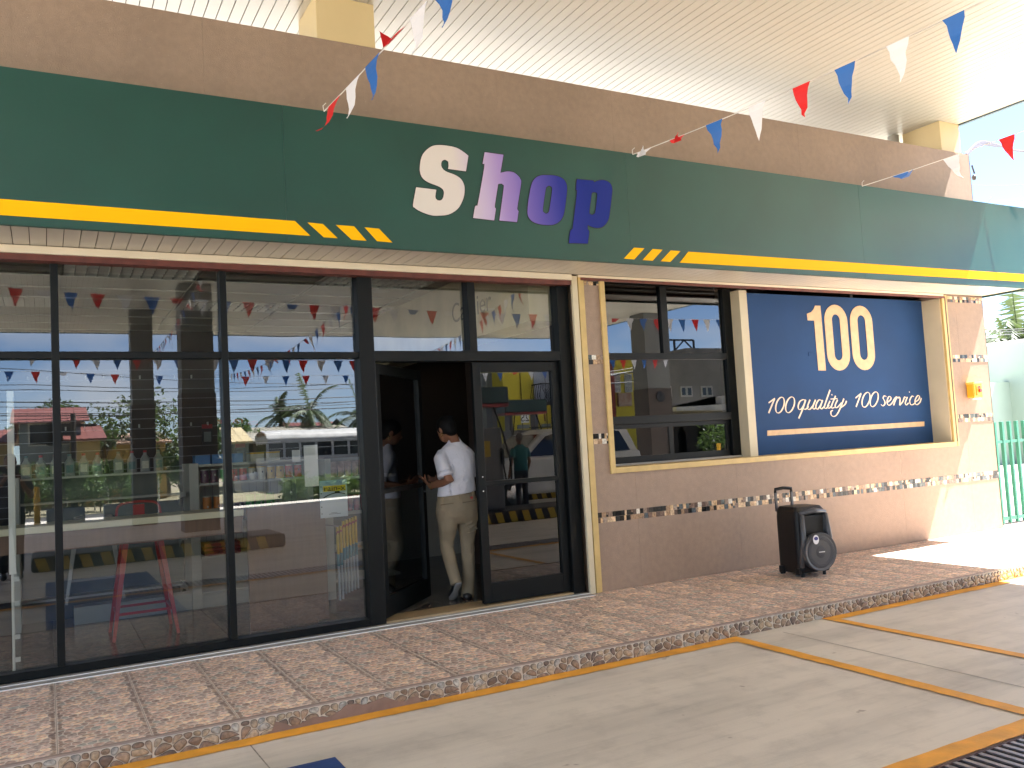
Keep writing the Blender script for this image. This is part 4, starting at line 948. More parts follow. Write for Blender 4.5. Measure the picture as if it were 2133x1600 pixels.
a, b = S(dpt-.02, .02, .55), S(dpt-.02, .20, .55); a2, b2 = a+Vector((0,0,.185)), b+Vector((0,0,.185))
MB().bar(a, a2, .022, .016).build('handle_rod', m_greypl, sp); MB().bar(b, b2, .022, .016).build('handle_rod', m_greypl, sp)
MB().tube([a2-Vector((0,0,.01)), a2+Vector((0,0,.02)), (a2+b2)/2+Vector((0,0,.03)), b2+Vector((0,0,.02)), b2-Vector((0,0,.01))], .016, 8).build('handle_grip', m_blackpl, sp, smooth=True)
for u, w in ((.33,.03),(.33,.33)): MB().cyl(S(u, w-.015, -.005), S(u, w+.015, -.005), .028, 16).build('wheel', m_blackpl, sp)
for u, w in ((.08,.06),(.08,.30)): MB().cyl(S(u, w, -.034), S(u, w, .0), .016, 10).build('foot', m_blackpl, sp)
for u in (.06,.3): MB().obox(S(u,.0,.02), U*.03, W_*.012, (0,0,.03)).build('corner_guard', m_blackpl, sp, bevel=.006)

# ---------------------------------------------------------------- people
m_skin = mat('brown_skin', (.23,.105,.060), .5, var=.07, scale=9, spec=.4); m_shirt = mat('white_shirt', (.64,.64,.71), .8, var=.03, scale=6, bump=.6, bscale=11, bdist=.03)
m_khaki = mat('khaki_twill', (.26,.21,.14), .85, var=.10, scale=8, bump=.75, bscale=10, bdist=.03, stretch=(1,1,.7)); m_hair = mat('black_hair', (.004,.0035,.0035), .6, spec=.15); m_shoe = mat('black_shoe', (.012,.012,.013), .4); m_sole = mat('grey_sole', (.30,.29,.28), .7); m_goldj = mat('gold_jewel', (.75,.48,.18), .2, metal=1)
def hring(l, r, y, dy, off=0):
    """horizontal torso ring between two pixel marks on plane y, half-depth dy"""
    a, b = at(*l, y=y), at(*r, y=y); c = (a+b)/2; return (c+Vector((0, off, 0)), (b-a)/2, Vector((0, dy, 0)))
pe = thing('person', 'person in white short-sleeved shirt and khaki trousers walking in through the door', 'person', at(958, 1250, z=.15))
Y = .58
# trousers
mb = MB()
mb.loft([hring((913,1034),(987,1023),Y,.105), hring((909,1048),(991,1040),Y,.118,-.01), hring((906.5,1064),(994.5,1058),Y,.128,-.02), hring((908,1078),(995.5,1072),Y,.118,-.015), hring((914,1092),(993,1087),Y,.09)], 28)
lt = [at(932,1078,y=Y-.01), at(933,1100,y=Y), at(931,1122,y=Y+.03), at(930.5,1140,y=Y+.04), at(936,1160,y=Y), at(941,1182,y=Y-.06), at(947,1204,y=Y-.11), at(951,1217,y=Y-.135)]
mb.tube(lt, [.094,.086,.070,.0615,.060,.055,.050,.054], 18, side=(1,0,0))
rt_ = [at(972,1076,y=Y+.0), at(973,1098,y=Y+.02), at(973.5,1120,y=Y+.03), at(973.5,1142,y=Y+.03), at(975,1165,y=Y+.02), at(976,1190,y=Y+.02), at(975.5,1220,y=Y+.02), at(973.5,1244,y=Y+.02)]
mb.tube(rt_, [.095,.087,.070,.060,.060,.058,.056,.061], 18, side=(1,0,0))
for p, r_, y in ((lt[3], .064, 0), (rt_[3], .063, 0)):
    for k in range(5): mb.tube([p+Vector((-.05,-.035,-.03+k*.016)), p+Vector((0,-.062,-.026+k*.017)), p+Vector((.05,-.035,-.02+k*.014))], .008, 6)
for k in range(4):
    q = rt_[0]+Vector((-.03+.01*k, -.075, -.02-.035*k)); mb.tube([q+Vector((-.05,.0,-.02)), q+Vector((.02,-.02,.0)), q+Vector((.08,.02,.02))], .008, 6)
tr = mb.build('trousers', m_khaki, pe, remesh=.0085)
wb_ = MB().loft([hring((912.5,1034.5),(987.5,1023.5),Y,.108), hring((912,1042),(988.5,1032),Y,.114,-.004)], 28, cap=False).build('waistband', m_khaki, pe, smooth=True)
a = at(982, 1027, y=Y-.1); 
for px, py in ((924, 1040), (958, 1035), (985, 1029)):
    q = at(px, py, y=Y-.118); MB().obox(q, (.006,0,0), (0,.004,0), (0,0,.022)).build('belt_loop', m_khaki, pe)
q = at(982.5, 1036.5, y=Y-.105); MB().obox(q, Vector((.013,.004,.0)), (0,.003,0), (0,0,.010)).build('patch', mat('red_patch', (.55,.06,.05), .5), pe)
for px0, px1, py in ((918, 945, 1050), (964, 989, 1045)):
    q, w2 = at(px0, py+2, y=Y-.138), at(px1, py-2, y=Y-.132); MB().bar(q, w2, .003, .006).build('pocket_seam', mat('khaki_seam', (.16,.12,.075), .9), pe)
# shirt
mb = MB()
mb.loft([hring((911,1036),(989,1022),Y,.120,-.005), hring((913,1018),(987,1007),Y,.118,-.008), hring((917,995),(985,987),Y,.112,-.01), hring((917,970),(986,964),Y,.112,-.01), hring((914,950),(987,948),Y,.102), hring((917,938),(982,936),Y,.085), hring((925,929),(972,928),Y,.065), hring((933,922),(960,919),Y+.01,.052), hring((936,914),(955,911),Y+.02,.046)], 30)
sl_l = [at(922,944,y=Y-.0), at(917.5,956,y=Y-.04), at(922,972,y=Y-.09), at(928,992,y=Y-.13)]
mb.tube(sl_l, [.052,.062,.063,.068], 16)
sl_r = [at(975,944,y=Y), at(982,957,y=Y+.02), at(984,972,y=Y+.05), at(982,988,y=Y+.08)]
mb.tube(sl_r, [.050,.056,.056,.058], 16)
for k in range(6):
    t0 = at(955+R.uniform(-14,14), 1000+k*5, y=Y-.118); mb.tube([t0, t0+Vector((.05,-.006,.02)), t0+Vector((.10,.01,.05))], .007, 6)
    t0 = at(935+R.uniform(-4,8), 950+k*11, y=Y-.112); mb.tube([t0, t0+Vector((.01,-.006,-.05)), t0+Vector((.03,.0,-.10))], .006, 6)
sh = mb.build('shirt', m_shirt, pe, remesh=.0075)
cl = MB().loft([hring((928,930),(966,926),Y+.005,.068), hring((933,921),(959,917),Y+.012,.056), hring((937,914),(955,910),Y+.02,.048), hring((935,919),(958,915),Y+.015,.057), hring((929.5,929),(965,925),Y+.008,.069)], 24, cap=False).build('collar', m_shirt, pe, smooth=True)
yk = [at(p, q, y=Y-.118) for p, q in ((930,933),(945,931),(960,933),(974,938))]; MB().tube(smooth_path(yk), .003, 6).build('yoke_seam', m_shirt, pe, smooth=True)
cf = sl_l[-1]; d_ = (sl_l[-1]-sl_l[-2]).normalized(); MB().tube([cf-d_*.035, cf-d_*.01, cf+d_*.003], [.0685,.0705,.071], 20).build('cuff', m_shirt, pe, smooth=True)
cf = sl_r[-1]; d2_ = (sl_r[-1]-sl_r[-2]).normalized(); MB().tube([cf-d2_*.03, cf+d2_*.003], [.058,.060], 18).build('cuff', m_shirt, pe, smooth=True)
# body: head, neck, core, arms and hands as one surface
mb = MB(); hc = at(929, 893, y=Y+.055); rot = Matrix.Rotation(radians(22), 3, 'Z') @ Matrix.Rotation(radians(-22), 3, 'X')
mb.ball(hc, .074, .092, .100, 20, rot); mb.ball(hc+rot @ Vector((0,.045,-.055)), .052, .050, .058, 14, rot)
mb.ball(hc+rot @ Vector((0,.098,-.02)), .010, .016, .020, 10, rot)     # nose
mb.tube([hc+rot @ Vector((0,-.015,-.05)), at(944, 912, y=Y+.02), at(947, 925, y=Y)], [.048,.047,.062], 16)
for s in (-1, 1): mb.ball(hc+rot @ Vector((s*.077,.0,-.012)), .009, .019, .029, 10, rot)
mb.loft([(at(948,932,y=Y), (.09,0,0), (0,.04,0)), (at(950,960,y=Y), (.10,0,0), (0,.06,0)), (at(950,1010,y=Y), (.10,0,0), (0,.06,0)), (at(950,1050,y=Y), (.11,0,0), (0,.07,0)), (at(950,1075,y=Y), (.09,0,0), (0,.05,0))], 18)
el = at(936, 1000, y=Y-.15); wr_ = at(897, 1013, y=Y+.10); mb.tube([at(926,950,y=Y-.02), at(925,975,y=Y-.095), el, el*.62+wr_*.38, wr_], [.026,.034,.044,.040,.026], 14, round_=True)
hd = (wr_-el).normalized(); palm = at(889, 1006, y=Y+.14)
k1 = at(883.5, 1001, y=Y+.17)
sidev = Vector((.35,.5,-.35)).normalized()
mb.loft([(wr_, sidev*.024, (hd.cross(sidev)).normalized()*.017), (palm, sidev*.036, (hd.cross(sidev)).normalized()*.016), (k1, sidev*.039, (hd.cross(sidev)).normalized()*.013)], 14)
for i, ln_ in enumerate((.062, .072, .068, .052)):
    b_ = k1+sidev*(-.030+.020*i); up_ = Vector((-.45, .25, .55)).normalized(); m1 = b_+up_*ln_*.5; m2 = m1+Vector((-.30,.75,.35)).normalized()*ln_*.32; m3 = m2+Vector((.1,.9,.0)).normalized()*ln_*.25
    mb.tube([b_-up_*.01, b_, m1, m2, m3], [.009,.0092,.0085,.008,.007], 8, round_=True)
th0 = palm-sidev*.030; mb.tube([palm, th0, th0+Vector((-.010,.0,.035)), th0+Vector((-.006,.015,.060))], [.012,.012,.010,.0085], 8, round_=True)
el2 = at(981, 1003, y=Y+.12); wr2 = at(912, 1001, y=Y+.33); mb.tube([at(972,950,y=Y+.02), at(981,980,y=Y+.065), el2, wr2], [.026,.036,.043,.026], 14, round_=True)
mb.ball(wr2+Vector((-.03,.02,.01)), .036, .02, .026, 10)
for i in range(4):
    b_ = wr2+Vector((-.045,.02,-.012+.014*i)); mb.tube([b_, b_+Vector((-.03,.01,.012)), b_+Vector((-.045,-.002,.030))], [.0085,.008,.007], 8, round_=True)
mb.tube([wr2+Vector((-.01,0,.02)), wr2+Vector((-.025,-.01,.05))], [.010,.008], 8, round_=True)
mb.tube([lt[-2], lt[-1]], [.026,.028], 10); mb.tube([rt_[-1]+Vector((0,0,.06)), rt_[-1]+Vector((0,0,-.02))], [.035,.034], 10)
mb.tube([at(950,1045,y=Y), lt[0], lt[1], lt[3], lt[5], lt[-1]], [.05,.05,.04,.025,.025,.026], 10); mb.tube([at(955,1045,y=Y), rt_[0], rt_[1], rt_[3], rt_[-1]], [.05,.05,.04,.028,.03], 10)
mb.build('body', m_skin, pe, remesh=.0055)
# hair with bun
mb = MB(); mb.ball(hc+rot @ Vector((0,-.012,.014)), .083, .098, .104, 22, rot); mb.ball(at(936, 873.5, y=Y+.02), .046, .046, .036, 14); mb.ball(hc+rot @ Vector((0,-.05,-.045)), .060, .048, .052, 14, rot)
mb.build('hair', m_hair, pe, remesh=.008)
for s in (-1,): MB().tube([hc+rot @ Vector((s*.082,.0,-.045+.014*cos(a_))) + rot @ Vector((0,.014*sin(a_),-.014)) for a_ in [2*pi*k/12 for k in range(13)]], .0022, 6).build('earring', m_goldj, pe, smooth=True)
MB().tube([wr_+hd*(-.012)+(sidev*cos(a_)+hd.cross(sidev).normalized()*sin(a_))*.031 for a_ in [2*pi*k/16 for k in range(17)]], .0048, 8).build('bracelet', m_goldj, pe, smooth=True)
# shoes
tl = at(942, 1249, z=.155); hl = at(955.5, 1216, y=Y-.155); dd = (tl-hl); ax = Vector((1,0,0)); nn = dd.normalized().cross(ax).normalized()*-1
if nn.y > 0: nn = -nn
mb = MB(); mb.loft([(hl-dd*.05-nn*.03, ax*.024, nn*.030), (hl+dd*.10-nn*.035, ax*.034, nn*.036), (hl+dd*.5-nn*.030, ax*.032, nn*.028), (hl+dd*.8-nn*.024, ax*.042, nn*.022), (hl+dd*1.0-nn*.02, ax*.030, nn*.016)], 16); mb.build('shoe', m_shoe, pe, smooth=True)
mb = MB(); mb.loft([(hl-dd*.06, ax*.020, nn*.006), (hl, ax*.031, nn*.009), (hl+dd*.18, ax*.033, nn*.009), (hl+dd*.45, ax*.026, nn*.007), (hl+dd*.78, ax*.043, nn*.008), (hl+dd*.95, ax*.036, nn*.008), (hl+dd*1.03, ax*.016, nn*.005)], 16); mb.build('sole', m_sole, pe, smooth=True)
fc_ = at(975, 1250, z=.15); mb = MB(); mb.loft([(fc_+Vector((-.0,-.02,.03)), (.034,0,0), (0,0,.028)), (fc_+Vector((.0,.03,.035)), (.037,0,0), (0,0,.033)), (fc_+Vector((.02,.12,.032)), (.042,0,0), (0,0,.028)), (fc_+Vector((.035,.20,.022)), (.030,0,0), (0,0,.018))], 16); mb.build('shoe', m_shoe, pe, smooth=True)

def standing_person(x, y, z, label, m_top, m_bot, m_sk, hgt=1.72, face=0, phone=False, cap=None):
    """adult standing upright; face = heading angle"""
    t = thing('person', label, 'person', (x, y, z)); s = hgt/1.72; Rz = Matrix.Rotation(face, 3, 'Z'); o = Vector((x, y, z))
    def q(a, b, c): return o+Rz @ Vector((a*s, b*s, c*s))
    def rg(cx, cy_, cz, rx, ry): return (q(cx, cy_, cz), Rz @ Vector((rx*s,0,0)), Rz @ Vector((0,ry*s,0)))
    mb = MB(); mb.loft([rg(0,0,.98,.155,.11), rg(0,0,.88,.17,.12), rg(0,0,.80,.165,.11)], 18)
    for k in (-1, 1): mb.tube([q(k*.085,0,.86), q(k*.09,.01,.5), q(k*.10,0,.09)], [.092*s,.065*s,.055*s], 12)
    mb.build('trousers', m_bot, t, remesh=.014)
    mb = MB(); mb.loft([rg(0,0,.90,.17,.12), rg(0,0,1.05,.16,.115), rg(0,.01,1.25,.185,.12), rg(0,0,1.38,.19,.105), rg(0,0,1.44,.12,.075), rg(0,0,1.47,.06,.055)], 20)
    arms = []
    for k in (-1, 1):
        sh_ = q(k*.185,0,1.38)
        if phone and k == 1: e_, h_ = q(.25,.12,1.10), q(.10,.36,1.40)
        elif phone: e_, h_ = q(-.25,.12,1.10), q(-.05,.36,1.38)
        else: e_, h_ = q(k*.25,.0,1.10), q(k*.24,.10,.86)
        arms.append((sh_, e_, h_, k)); mb.tube([sh_, sh_*.35+e_*.65], [.058*s,.060*s], 12)
    mb.build('shirt', m_top, t, remesh=.014)
    mb = MB(); mb.ball(q(0,.02,1.60), .072*s, .09*s, .105*s, 14); mb.ball(q(0,.115,1.59), .01, .018, .02, 8); mb.tube([q(0,0,1.40), q(0,.01,1.53)], .05*s, 12); mb.loft([rg(0,0,.9,.12,.08), rg(0,0,1.4,.13,.08)], 12)
    for k in (-1, 1): mb.ball(q(k*.075,.01,1.59), .008, .018, .028, 8)
    for a_, e_, h_, k in arms:
        mb.tube([a_, e_, e_*.3+h_*.7, h_], [.042*s,.040*s,.030*s,.026*s], 10, round_=True); mb.ball(h_+(h_-e_).normalized()*.05, .035, .035, .04, 8)
        dr_ = (h_-e_).normalized(); sd_ = dr_.cross(Vector((0,1,0))).normalized()
        for i in range(4): b_ = h_+dr_*.07+sd_*(-.024+.016*i); mb.tube([b_, b_+dr_*.035, b_+dr_*.055+Vector((0,0,.01))], [.009,.0085,.007], 6, round_=True)
        mb.tube([h_+sd_*.03+dr_*.02, h_+sd_*.055+dr_*.05], [.010,.008], 6, round_=True)
    for k in (-1, 1): mb.tube([q(k*.10,0,.15), q(k*.10,0,.06)], .035, 8)
    mb.build('body', m_sk, t, remesh=.011)
    mb = MB(); mb.ball(q(0,-.005,1.625), .078*s, .092*s, .100*s, 14); mb.build('hair', cap or m_hair, t, remesh=.014)
    for k in (-1, 1):
        mb = MB(); mb.loft([(q(k*.10,-.07,.035), Rz @ Vector((.035,0,0)), (0,0,.034)), (q(k*.10,0,.045), Rz @ Vector((.042,0,0)), (0,0,.045)), (q(k*.10,.10,.03), Rz @ Vector((.045,0,0)), (0,0,.03)), (q(k*.10,.19,.022), Rz @ Vector((.03,0,0)), (0,0,.02))], 12); mb.build('shoe', m_shoe, t, smooth=True)
    if phone:
        a_, b_ = q(-.02,.43,1.47), q(.09,.43,1.47); MB().obox((a_+b_)/2, Rz @ Vector((.08,0,0)), Rz @ Vector((0,.005,0)), (0,0,.04)).build('phone', m_blackpl, t, bevel=.004)
    return t
p = mr(1085, 1000, y=-8.9)
standing_person(p.x, -8.9, G, 'person in teal shirt seen from behind, mirrored before the white car', mat('teal_cloth', (.02,.12,.12), .8), mat('dark_cloth', (.03,.03,.04), .8), m_skin, 1.66, pi*.95, cap=mat('grey_hair', (.10,.09,.08), .7))
standing_person(-.42, -6.95, G, 'person holding up a phone, mirrored at the left edge of the glass', mat('striped_dark_cloth', (.05,.055,.07), .8, var=.8, scale=14, stretch=(.2,.2,3)), mat('black_cloth', (.012,.012,.014), .8), m_skin, 1.70, 0, phone=True)
# ---------------------------------------------------------------- bunting
FL = [m_red, m_wflag, m_bflag]
def bunting(a, b, label, sag=.12, start=.12, step=.36, order=0, size=(.19,.29), wind=1.0, seed=1, n_max=99, t_end=1.0, flags=None):
    rr = random.Random(seed); a = Vector(a); b = Vector(b); Ln = (b-a).length; t = thing('bunting', label, 'bunting', a, 'strings of pennant bunting')
    def pt(s): k = s/Ln; p = a.lerp(b, k); return p-Vector((0,0,sag*4*k*(1-k)))
    MB().tube([pt(Ln*i/24) for i in range(25)], .004, 5).build('cord', m_cord, t)
    MB().tube([a, a+Vector((-.01,-.01,.035)), a+Vector((.01,-.02,.055))], .003, 5).build('knot', m_cord, t)
    s = start; i = 0; d = (b-a).normalized()
    while s+size[0] < Ln*t_end and i < n_max:
        w, h = size[0]*rr.uniform(.92,1.05), size[1]*rr.uniform(.92,1.05); p, q = pt(s), pt(s+w); m = FL[(i+order) % 3]
        sw = rr.uniform(-.10, .16)*wind; fold = rr.random()
        if flags and i < len(flags): ci, sw, fold = flags[i]; m = FL[ci]
        nrm = d.cross(Vector((0,0,1))).normalized(); mb = MB(); N = 6; prev = None
        for k in range(N+1):
            f = k/N; drop = h*f; bend = nrm*(sw*h*1.2*f*f)+nrm*.012*sin(f*5+s)
            if fold < .12: drop = h*(f*.5 if f < .5 else .25-(f-.5)*.3); bend = nrm*h*.5*f     # flipped up over the cord
            mid = (p+q)/2; L_, R_ = p.lerp(mid, f), q.lerp(mid, f); skew = d*(rr.uniform(-.01,.01)+sw*h*.55*f*f*.9)
            c = (L_+Vector((0,0,-drop))+bend+skew, R_+Vector((0,0,-drop))+bend*1.05+skew+nrm*.008*sin(f*7))
            if prev: mb.poly([prev[0], c[0], c[1], prev[1]])
            prev = c
        mb.build('flag', m, t, smooth=True); s += step*rr.uniform(.92,1.06); i += 1
    return t
def toward(px, py, y, p0, L_): q = at(px, py, y=y); return p0+(q-p0).normalized()*L_
a = at(675, 232, y=-.62); b = toward(885, 0, -1.95, a, 3.4)
bunting(a, b, 'bunting string tied to the sign above the letter S, climbing steeply', .03, .07, .28, 0, (.20,.30), seed=3, flags=[(0,.55,.5),(1,.25,.5),(2,.1,.5),(0,.3,.05),(1,.25,.5)])
a = at(1318, 322, y=-.62); b = toward(1985, 18, -3.0, a, 3.6)
bunting(a, b, 'bunting string tied to the sign right of the letter p', .06, .04, .36, 1, (.15,.29), seed=5, flags=[(1,.5,.06),(0,.5,.05),(2,.1,.5),(1,.1,.5),(0,.25,.5),(2,.05,.5),(1,.05,.5),(2,.05,.5)])
a = at(1796, 388, y=-.62); b = toward(2133, 262, -1.6, a, 3.6)
bunting(a, b, 'bunting string tied near the right end of the green sign', .05, .32, .52, 1, (.17,.27), seed=8, flags=[(2,.6,.05),(1,.4,.5),(0,.2,.5),(2,.4,.5),(1,.1,.5)])
bunting((9.6, -.62, 3.98), (13.5, -1.2, 4.6), 'bunting string with one blue flag over the far end of the green sign', .05, .58, .4, 2, (.17,.25), seed=9, n_max=5)
for k, (z, y, lab, order) in enumerate(((4.25, -19.3, 'long bunting string along the far canopy edge, lower', 0), (4.55, -8.7, 'bunting string running level under the canopy, nearer', 1), (4.05, -13.2, 'bunting string running level below the middle of the canopy', 2))):
    bunting((-6, y, z+.1), (17, y-.2, z-.25), lab+', mirrored in the glass', .25, .1, .40 if k != 0 else .62, order, (.23,.30), seed=20+k)
bunting(mr(290, 745, y=-19), mr(420, 575, y=-6), 'bunting string slanting down to the slim canopy column, mirrored', .3, .1, .42, 1, (.2,.3), seed=31)
bunting(mr(440, 775, y=-19), mr(800, 560, y=-4.5), 'bunting string slanting up left of the door, mirrored', .5, .1, .42, 0, (.2,.3), seed=32)
bunting(mr(800, 740, y=-19), mr(1100, 580, y=-4.5), 'bunting string slanting across the fanlights, mirrored', .5, .1, .42, 2, (.2,.3), seed=33)

# ---------------------------------------------------------------- forecourt furniture (seen mirrored)
m_bst = mat('kerb_black_paint', (.03,.03,.03), .6); m_yst = mat('kerb_yellow_paint', (.55,.36,.03), .6, var=.15)
def island(x0, x1, y, label):
    t = thing('pump_island', label, 'pump island', ((x0+x1)/2, y, G), 'striped pump islands'); h = .22; w = .55
    MB().box(x0, y-w, G, x1, y+w, G+h).build('plinth', m_bst, t, bevel=.05)
    n = int((x1-x0)/.28); sm = MB(); 
    for i in range(n):
        xx = x0+.1+i*.28; m_ = MB()
        m_.prism([(xx, y+w+.004, G+.01), (xx+.14, y+w+.004, G+.01), (xx+.08, y+w+.004, G+h-.02), (xx-.06, y+w+.004, G+h-.02)], (0,-.008,0)); m_.build('yellow_stripe', m_yst, t)
    return t
island(6.6, 11.6, -7.9, 'black and yellow striped pump island mirrored in the right door'); island(-.2, 3.4, -7.9, 'black and yellow striped pump island mirrored in the glass at the left')
m_pg = mat('pump_green', (.015,.05,.045), .35); m_pr = mat('pump_red', (.30,.02,.02), .4); m_pgr = mat('pump_grey', (.16,.16,.16), .4)
def pump(x, y, label, sc=1):
    t = thing('fuel_pump', label, 'fuel pump', (x, y, G+.22), 'fuel pumps'); z = G+.22
    MB().box(x-.45, y-.25, z, x+.45, y+.25, z+1.55).build('cabinet', m_pgr, t, bevel=.03)
    for s in (-1, 1): MB().box(x+s*.38-.05, y-.12, z+1.55, x+s*.38+.05, y+.12, z+2.0).build('post', m_pgr, t)
    MB().box(x-.62, y-.28, z+2.0, x+.62, y+.28, z+2.32).build('canopy_sign', m_pg, t, bevel=.02); MB().box(x-.615, y-.275, z+1.94, x+.615, y+.275, z+2.0).build('red_band', m_pr, t)
    MB().box(x-.18, y+.25, z+1.0, x+.18, y+.262, z+1.3).build('display', m_yst, t)
    for s in (-1, 1):
        MB().tube(smooth_path([(x+s*.3, y+.2, z+2.0), (x+s*.42, y+.3, z+1.5), (x+s*.55, y+.36, z+.8), (x+s*.5, y+.33, z+.35), (x+s*.42, y+.28, z+.9)]), .018, 6).build('hose', m_blackpl, t); MB().bar((x+s*.42, y+.28, z+.85), (x+s*.42, y+.27, z+1.15), .05).build('nozzle', m_blackpl, t)
    return t
p_ = mr(1018, 880, y=-8.0); pump(p_.x-.35, -7.95, 'nearer fuel pump with dark green sign, mirrored at the inner edge of the right door')
p_ = mr(1085, 870, y=-12.6); island(p_.x-1.6, p_.x+2.0, -12.6, 'striped pump island beyond the white car, mirrored'); pump(p_.x, -12.6, 'further fuel pump above the white car roof, mirrored in the right door')
# white car
def car(cx, cy_, z, label):
    t = thing('parked_car', label, 'car', (cx, cy_, z)); Ln = 4.5; W2 = .88
    prof = [(-2.25,.35),(-2.25,.85),(-2.05,1.02),(-1.2,1.12),(-.55,1.62),(-.2,1.72),(1.4,1.74),(2.0,1.66),(2.2,1.15),(2.27,.9),(2.25,.35)]
    MB().prism([(cx+a, cy_-W2, z+b) for a, b in prof[:3]+prof[3:4]+[(2.2,1.15)]+prof[9:]] if False else [(cx+a, cy_-W2, z+b) for a, b in [(-2.25,.32),(-2.25,.85),(-2.1,1.02),(-1.2,1.12),(2.22,1.14),(2.27,.9),(2.25,.32)]], (0, 2*W2, 0)).build('body', mat('white_car_paint', (.62,.60,.56), .3, spec=.7), t, bevel=.07, seg=3)
    cab = []
    for a, b, w in ((-1.25,1.10,.84),(-.55,1.62,.70),(-.1,1.73,.66),(1.4,1.75,.66),(2.0,1.66,.68),(2.2,1.10,.82)): cab.append((a, b, w))
    mb = MB(); L0 = [(cx+a, cy_+w, z+b) for a, b, w in cab]; R0 = [(cx+a, cy_-w, z+b) for a, b, w in cab]
    mb.poly(L0); mb.poly(R0[::-1])
    for i in range(5): mb.poly([L0[i], R0[i], R0[i+1], L0[i+1]])
    mb.build('cabin', MATS['white_car_paint'], t, fix=True, bevel=.03)
    for k in (-1, 1):
        def gl(pts, nm='side_window'):
            ps = []
            for a, b in pts:
                w = .845-(b-1.10)*.26; ps.append((cx+a, cy_+k*(w+.008), z+b))
            MB().poly(ps if k < 0 else ps[::-1]).build(nm, m_carglass, t)
        gl([(-1.02,1.14),(-.48,1.56),(-.05,1.66),(.3,1.67),(.3,1.14)]); gl([(.36,1.14),(.36,1.67),(1.15,1.67),(1.15,1.14)]); gl([(1.22,1.14),(1.22,1.67),(1.75,1.60),(1.95,1.14)])
        for xd in (.33,): MB().box(cx+xd-.006, cy_+k*(W2+.001)-.003, z+.45, cx+xd+.006, cy_+k*(W2+.001)+.003, z+1.1).build('door_gap', m_black, t)
        for xd in (.05, 1.0): MB().box(cx+xd, cy_+k*(W2+.012)-.012, z+.98, cx+xd+.17, cy_+k*(W2+.012)+.012, z+1.01).build('door_handle', MATS['white_car_paint'], t, bevel=.008)
        MB().bar((cx-.1, cy_+k*.6, z+1.79), (cx+1.8, cy_+k*.6, z+1.78), .03).build('roof_rail', m_blackpl, t)
        for xw in (-1.4, 1.4):
            w = MB().cyl((cx+xw, cy_+k*(W2-.2), z+.34), (cx+xw, cy_+k*(W2+.012), z+.34), .34, 24).build('wheel', m_blackpl, t, bevel=.03); MB().cyl((cx+xw, cy_+k*(W2+.0), z+.34), (cx+xw, cy_+k*(W2+.02), z+.34), .21, 20).build('rim', m_alu, w)
    MB().poly([(cx-1.24, cy_-.72, z+1.135), (cx-1.24, cy_+.72, z+1.135), (cx-.60, cy_+.62, z+1.615), (cx-.60, cy_-.62, z+1.615)]).build('windscreen', m_carglass, t)
    for k in (-1, 1): MB().box(cx-2.262, cy_+k*.65-.14, z+.72, cx-2.2, cy_+k*.65+.14, z+.86).build('headlight', mat('lamp_lens', (.6,.6,.6), .1), t, bevel=.02)
    return t
p_ = mr(1120, 960, y=-10.3); car(p_.x+.35, -10.45, G, 'white estate car parked at the pumps, mirrored in the right door')
# planters, bollards at the forecourt edge
m_plant = mat('grey_planter', (.26,.29,.29), .7)
def leaves_mesh(c, rx, ry, rz, n, size, rr, blobs=6, droop=.3):
    mb = MB(); bl = [(Vector((c[0]+rr.uniform(-.6,.6)*rx, c[1]+rr.uniform(-.6,.6)*ry, c[2]+rr.uniform(-.55,.6)*rz)), rr.uniform(.35,.6)) for _ in range(blobs)]
    for _ in range(n):
        b, k = rr.choice(bl); d = Vector((rr.gauss(0,1), rr.gauss(0,1), rr.gauss(0,1))).normalized()*(rr.random()**.4)
        p = b+Vector((d.x*rx*k, d.y*ry*k, d.z*rz*k)); u = Vector((rr.gauss(0,1), rr.gauss(0,1), rr.gauss(-droop,.7))).normalized(); v = u.cross(Vector((rr.gauss(0,1), rr.gauss(0,1), rr.gauss(0,1)))).normalized()
        s = size*rr.uniform(.6,1.4); mb.poly([p-u*s, p+v*s*.42, p+u*s, p-v*s*.42])
    return mb
def leaf_mat(n, c): return mat('leaf_'+n, c, .55, var=.45, scale=2.5, detail=3)
LF = [leaf_mat('mid', (.055,.10,.025)), leaf_mat('olive', (.075,.095,.03)), leaf_mat('dark', (.03,.06,.018)), leaf_mat('bright', (.10,.17,.035))]
for m in LF: add_translucency(m, (.12,.20,.04), .3)
m_bark = mat('bark', (.12,.09,.06), .9, var=.25, scale=12, bump=.5, bscale=25)
def tree(x, y, z, h, cr, label, m, cat='tree', name='leafy_tree', n=1800, size=.11, seed=1, tr=.10, ch=None, group='trees beyond the road', crown_z=None, blobs=9):
    rr = random.Random(seed); t = thing(name, label, cat, (x, y, z), group); ch = ch or cr*.75; cz = z+h-ch
    ends = [Vector((x+rr.uniform(-.6,.6)*cr, y+rr.uniform(-.5,.5)*cr, cz+rr.uniform(-.4,.5)*ch)) for _ in range(7)]
    fork = Vector((x+rr.uniform(-.1,.1)*h*.2, y, z+max(.15*h, (h-2*ch)*.8)))
    MB().tube([(x,y,z-.1), (x+.02, y, z+(fork.z-z)*.5), fork, fork+Vector((0,0,ch*.3))], [tr*1.2, tr, tr*.8, tr*.5], 8).build('trunk', m_bark, t, smooth=True)
    mb = MB()
    for e in ends: mb.tube([fork, fork.lerp(e,.5)+Vector((0,0,.08*h)), e], [tr*.5, tr*.3, tr*.08], 5)
    mb.build('limbs', m_bark, t, smooth=True)
    o = leaves_mesh((x,y,cz), cr, cr, ch, n, size, rr, blobs).build('crown', m, t); return t
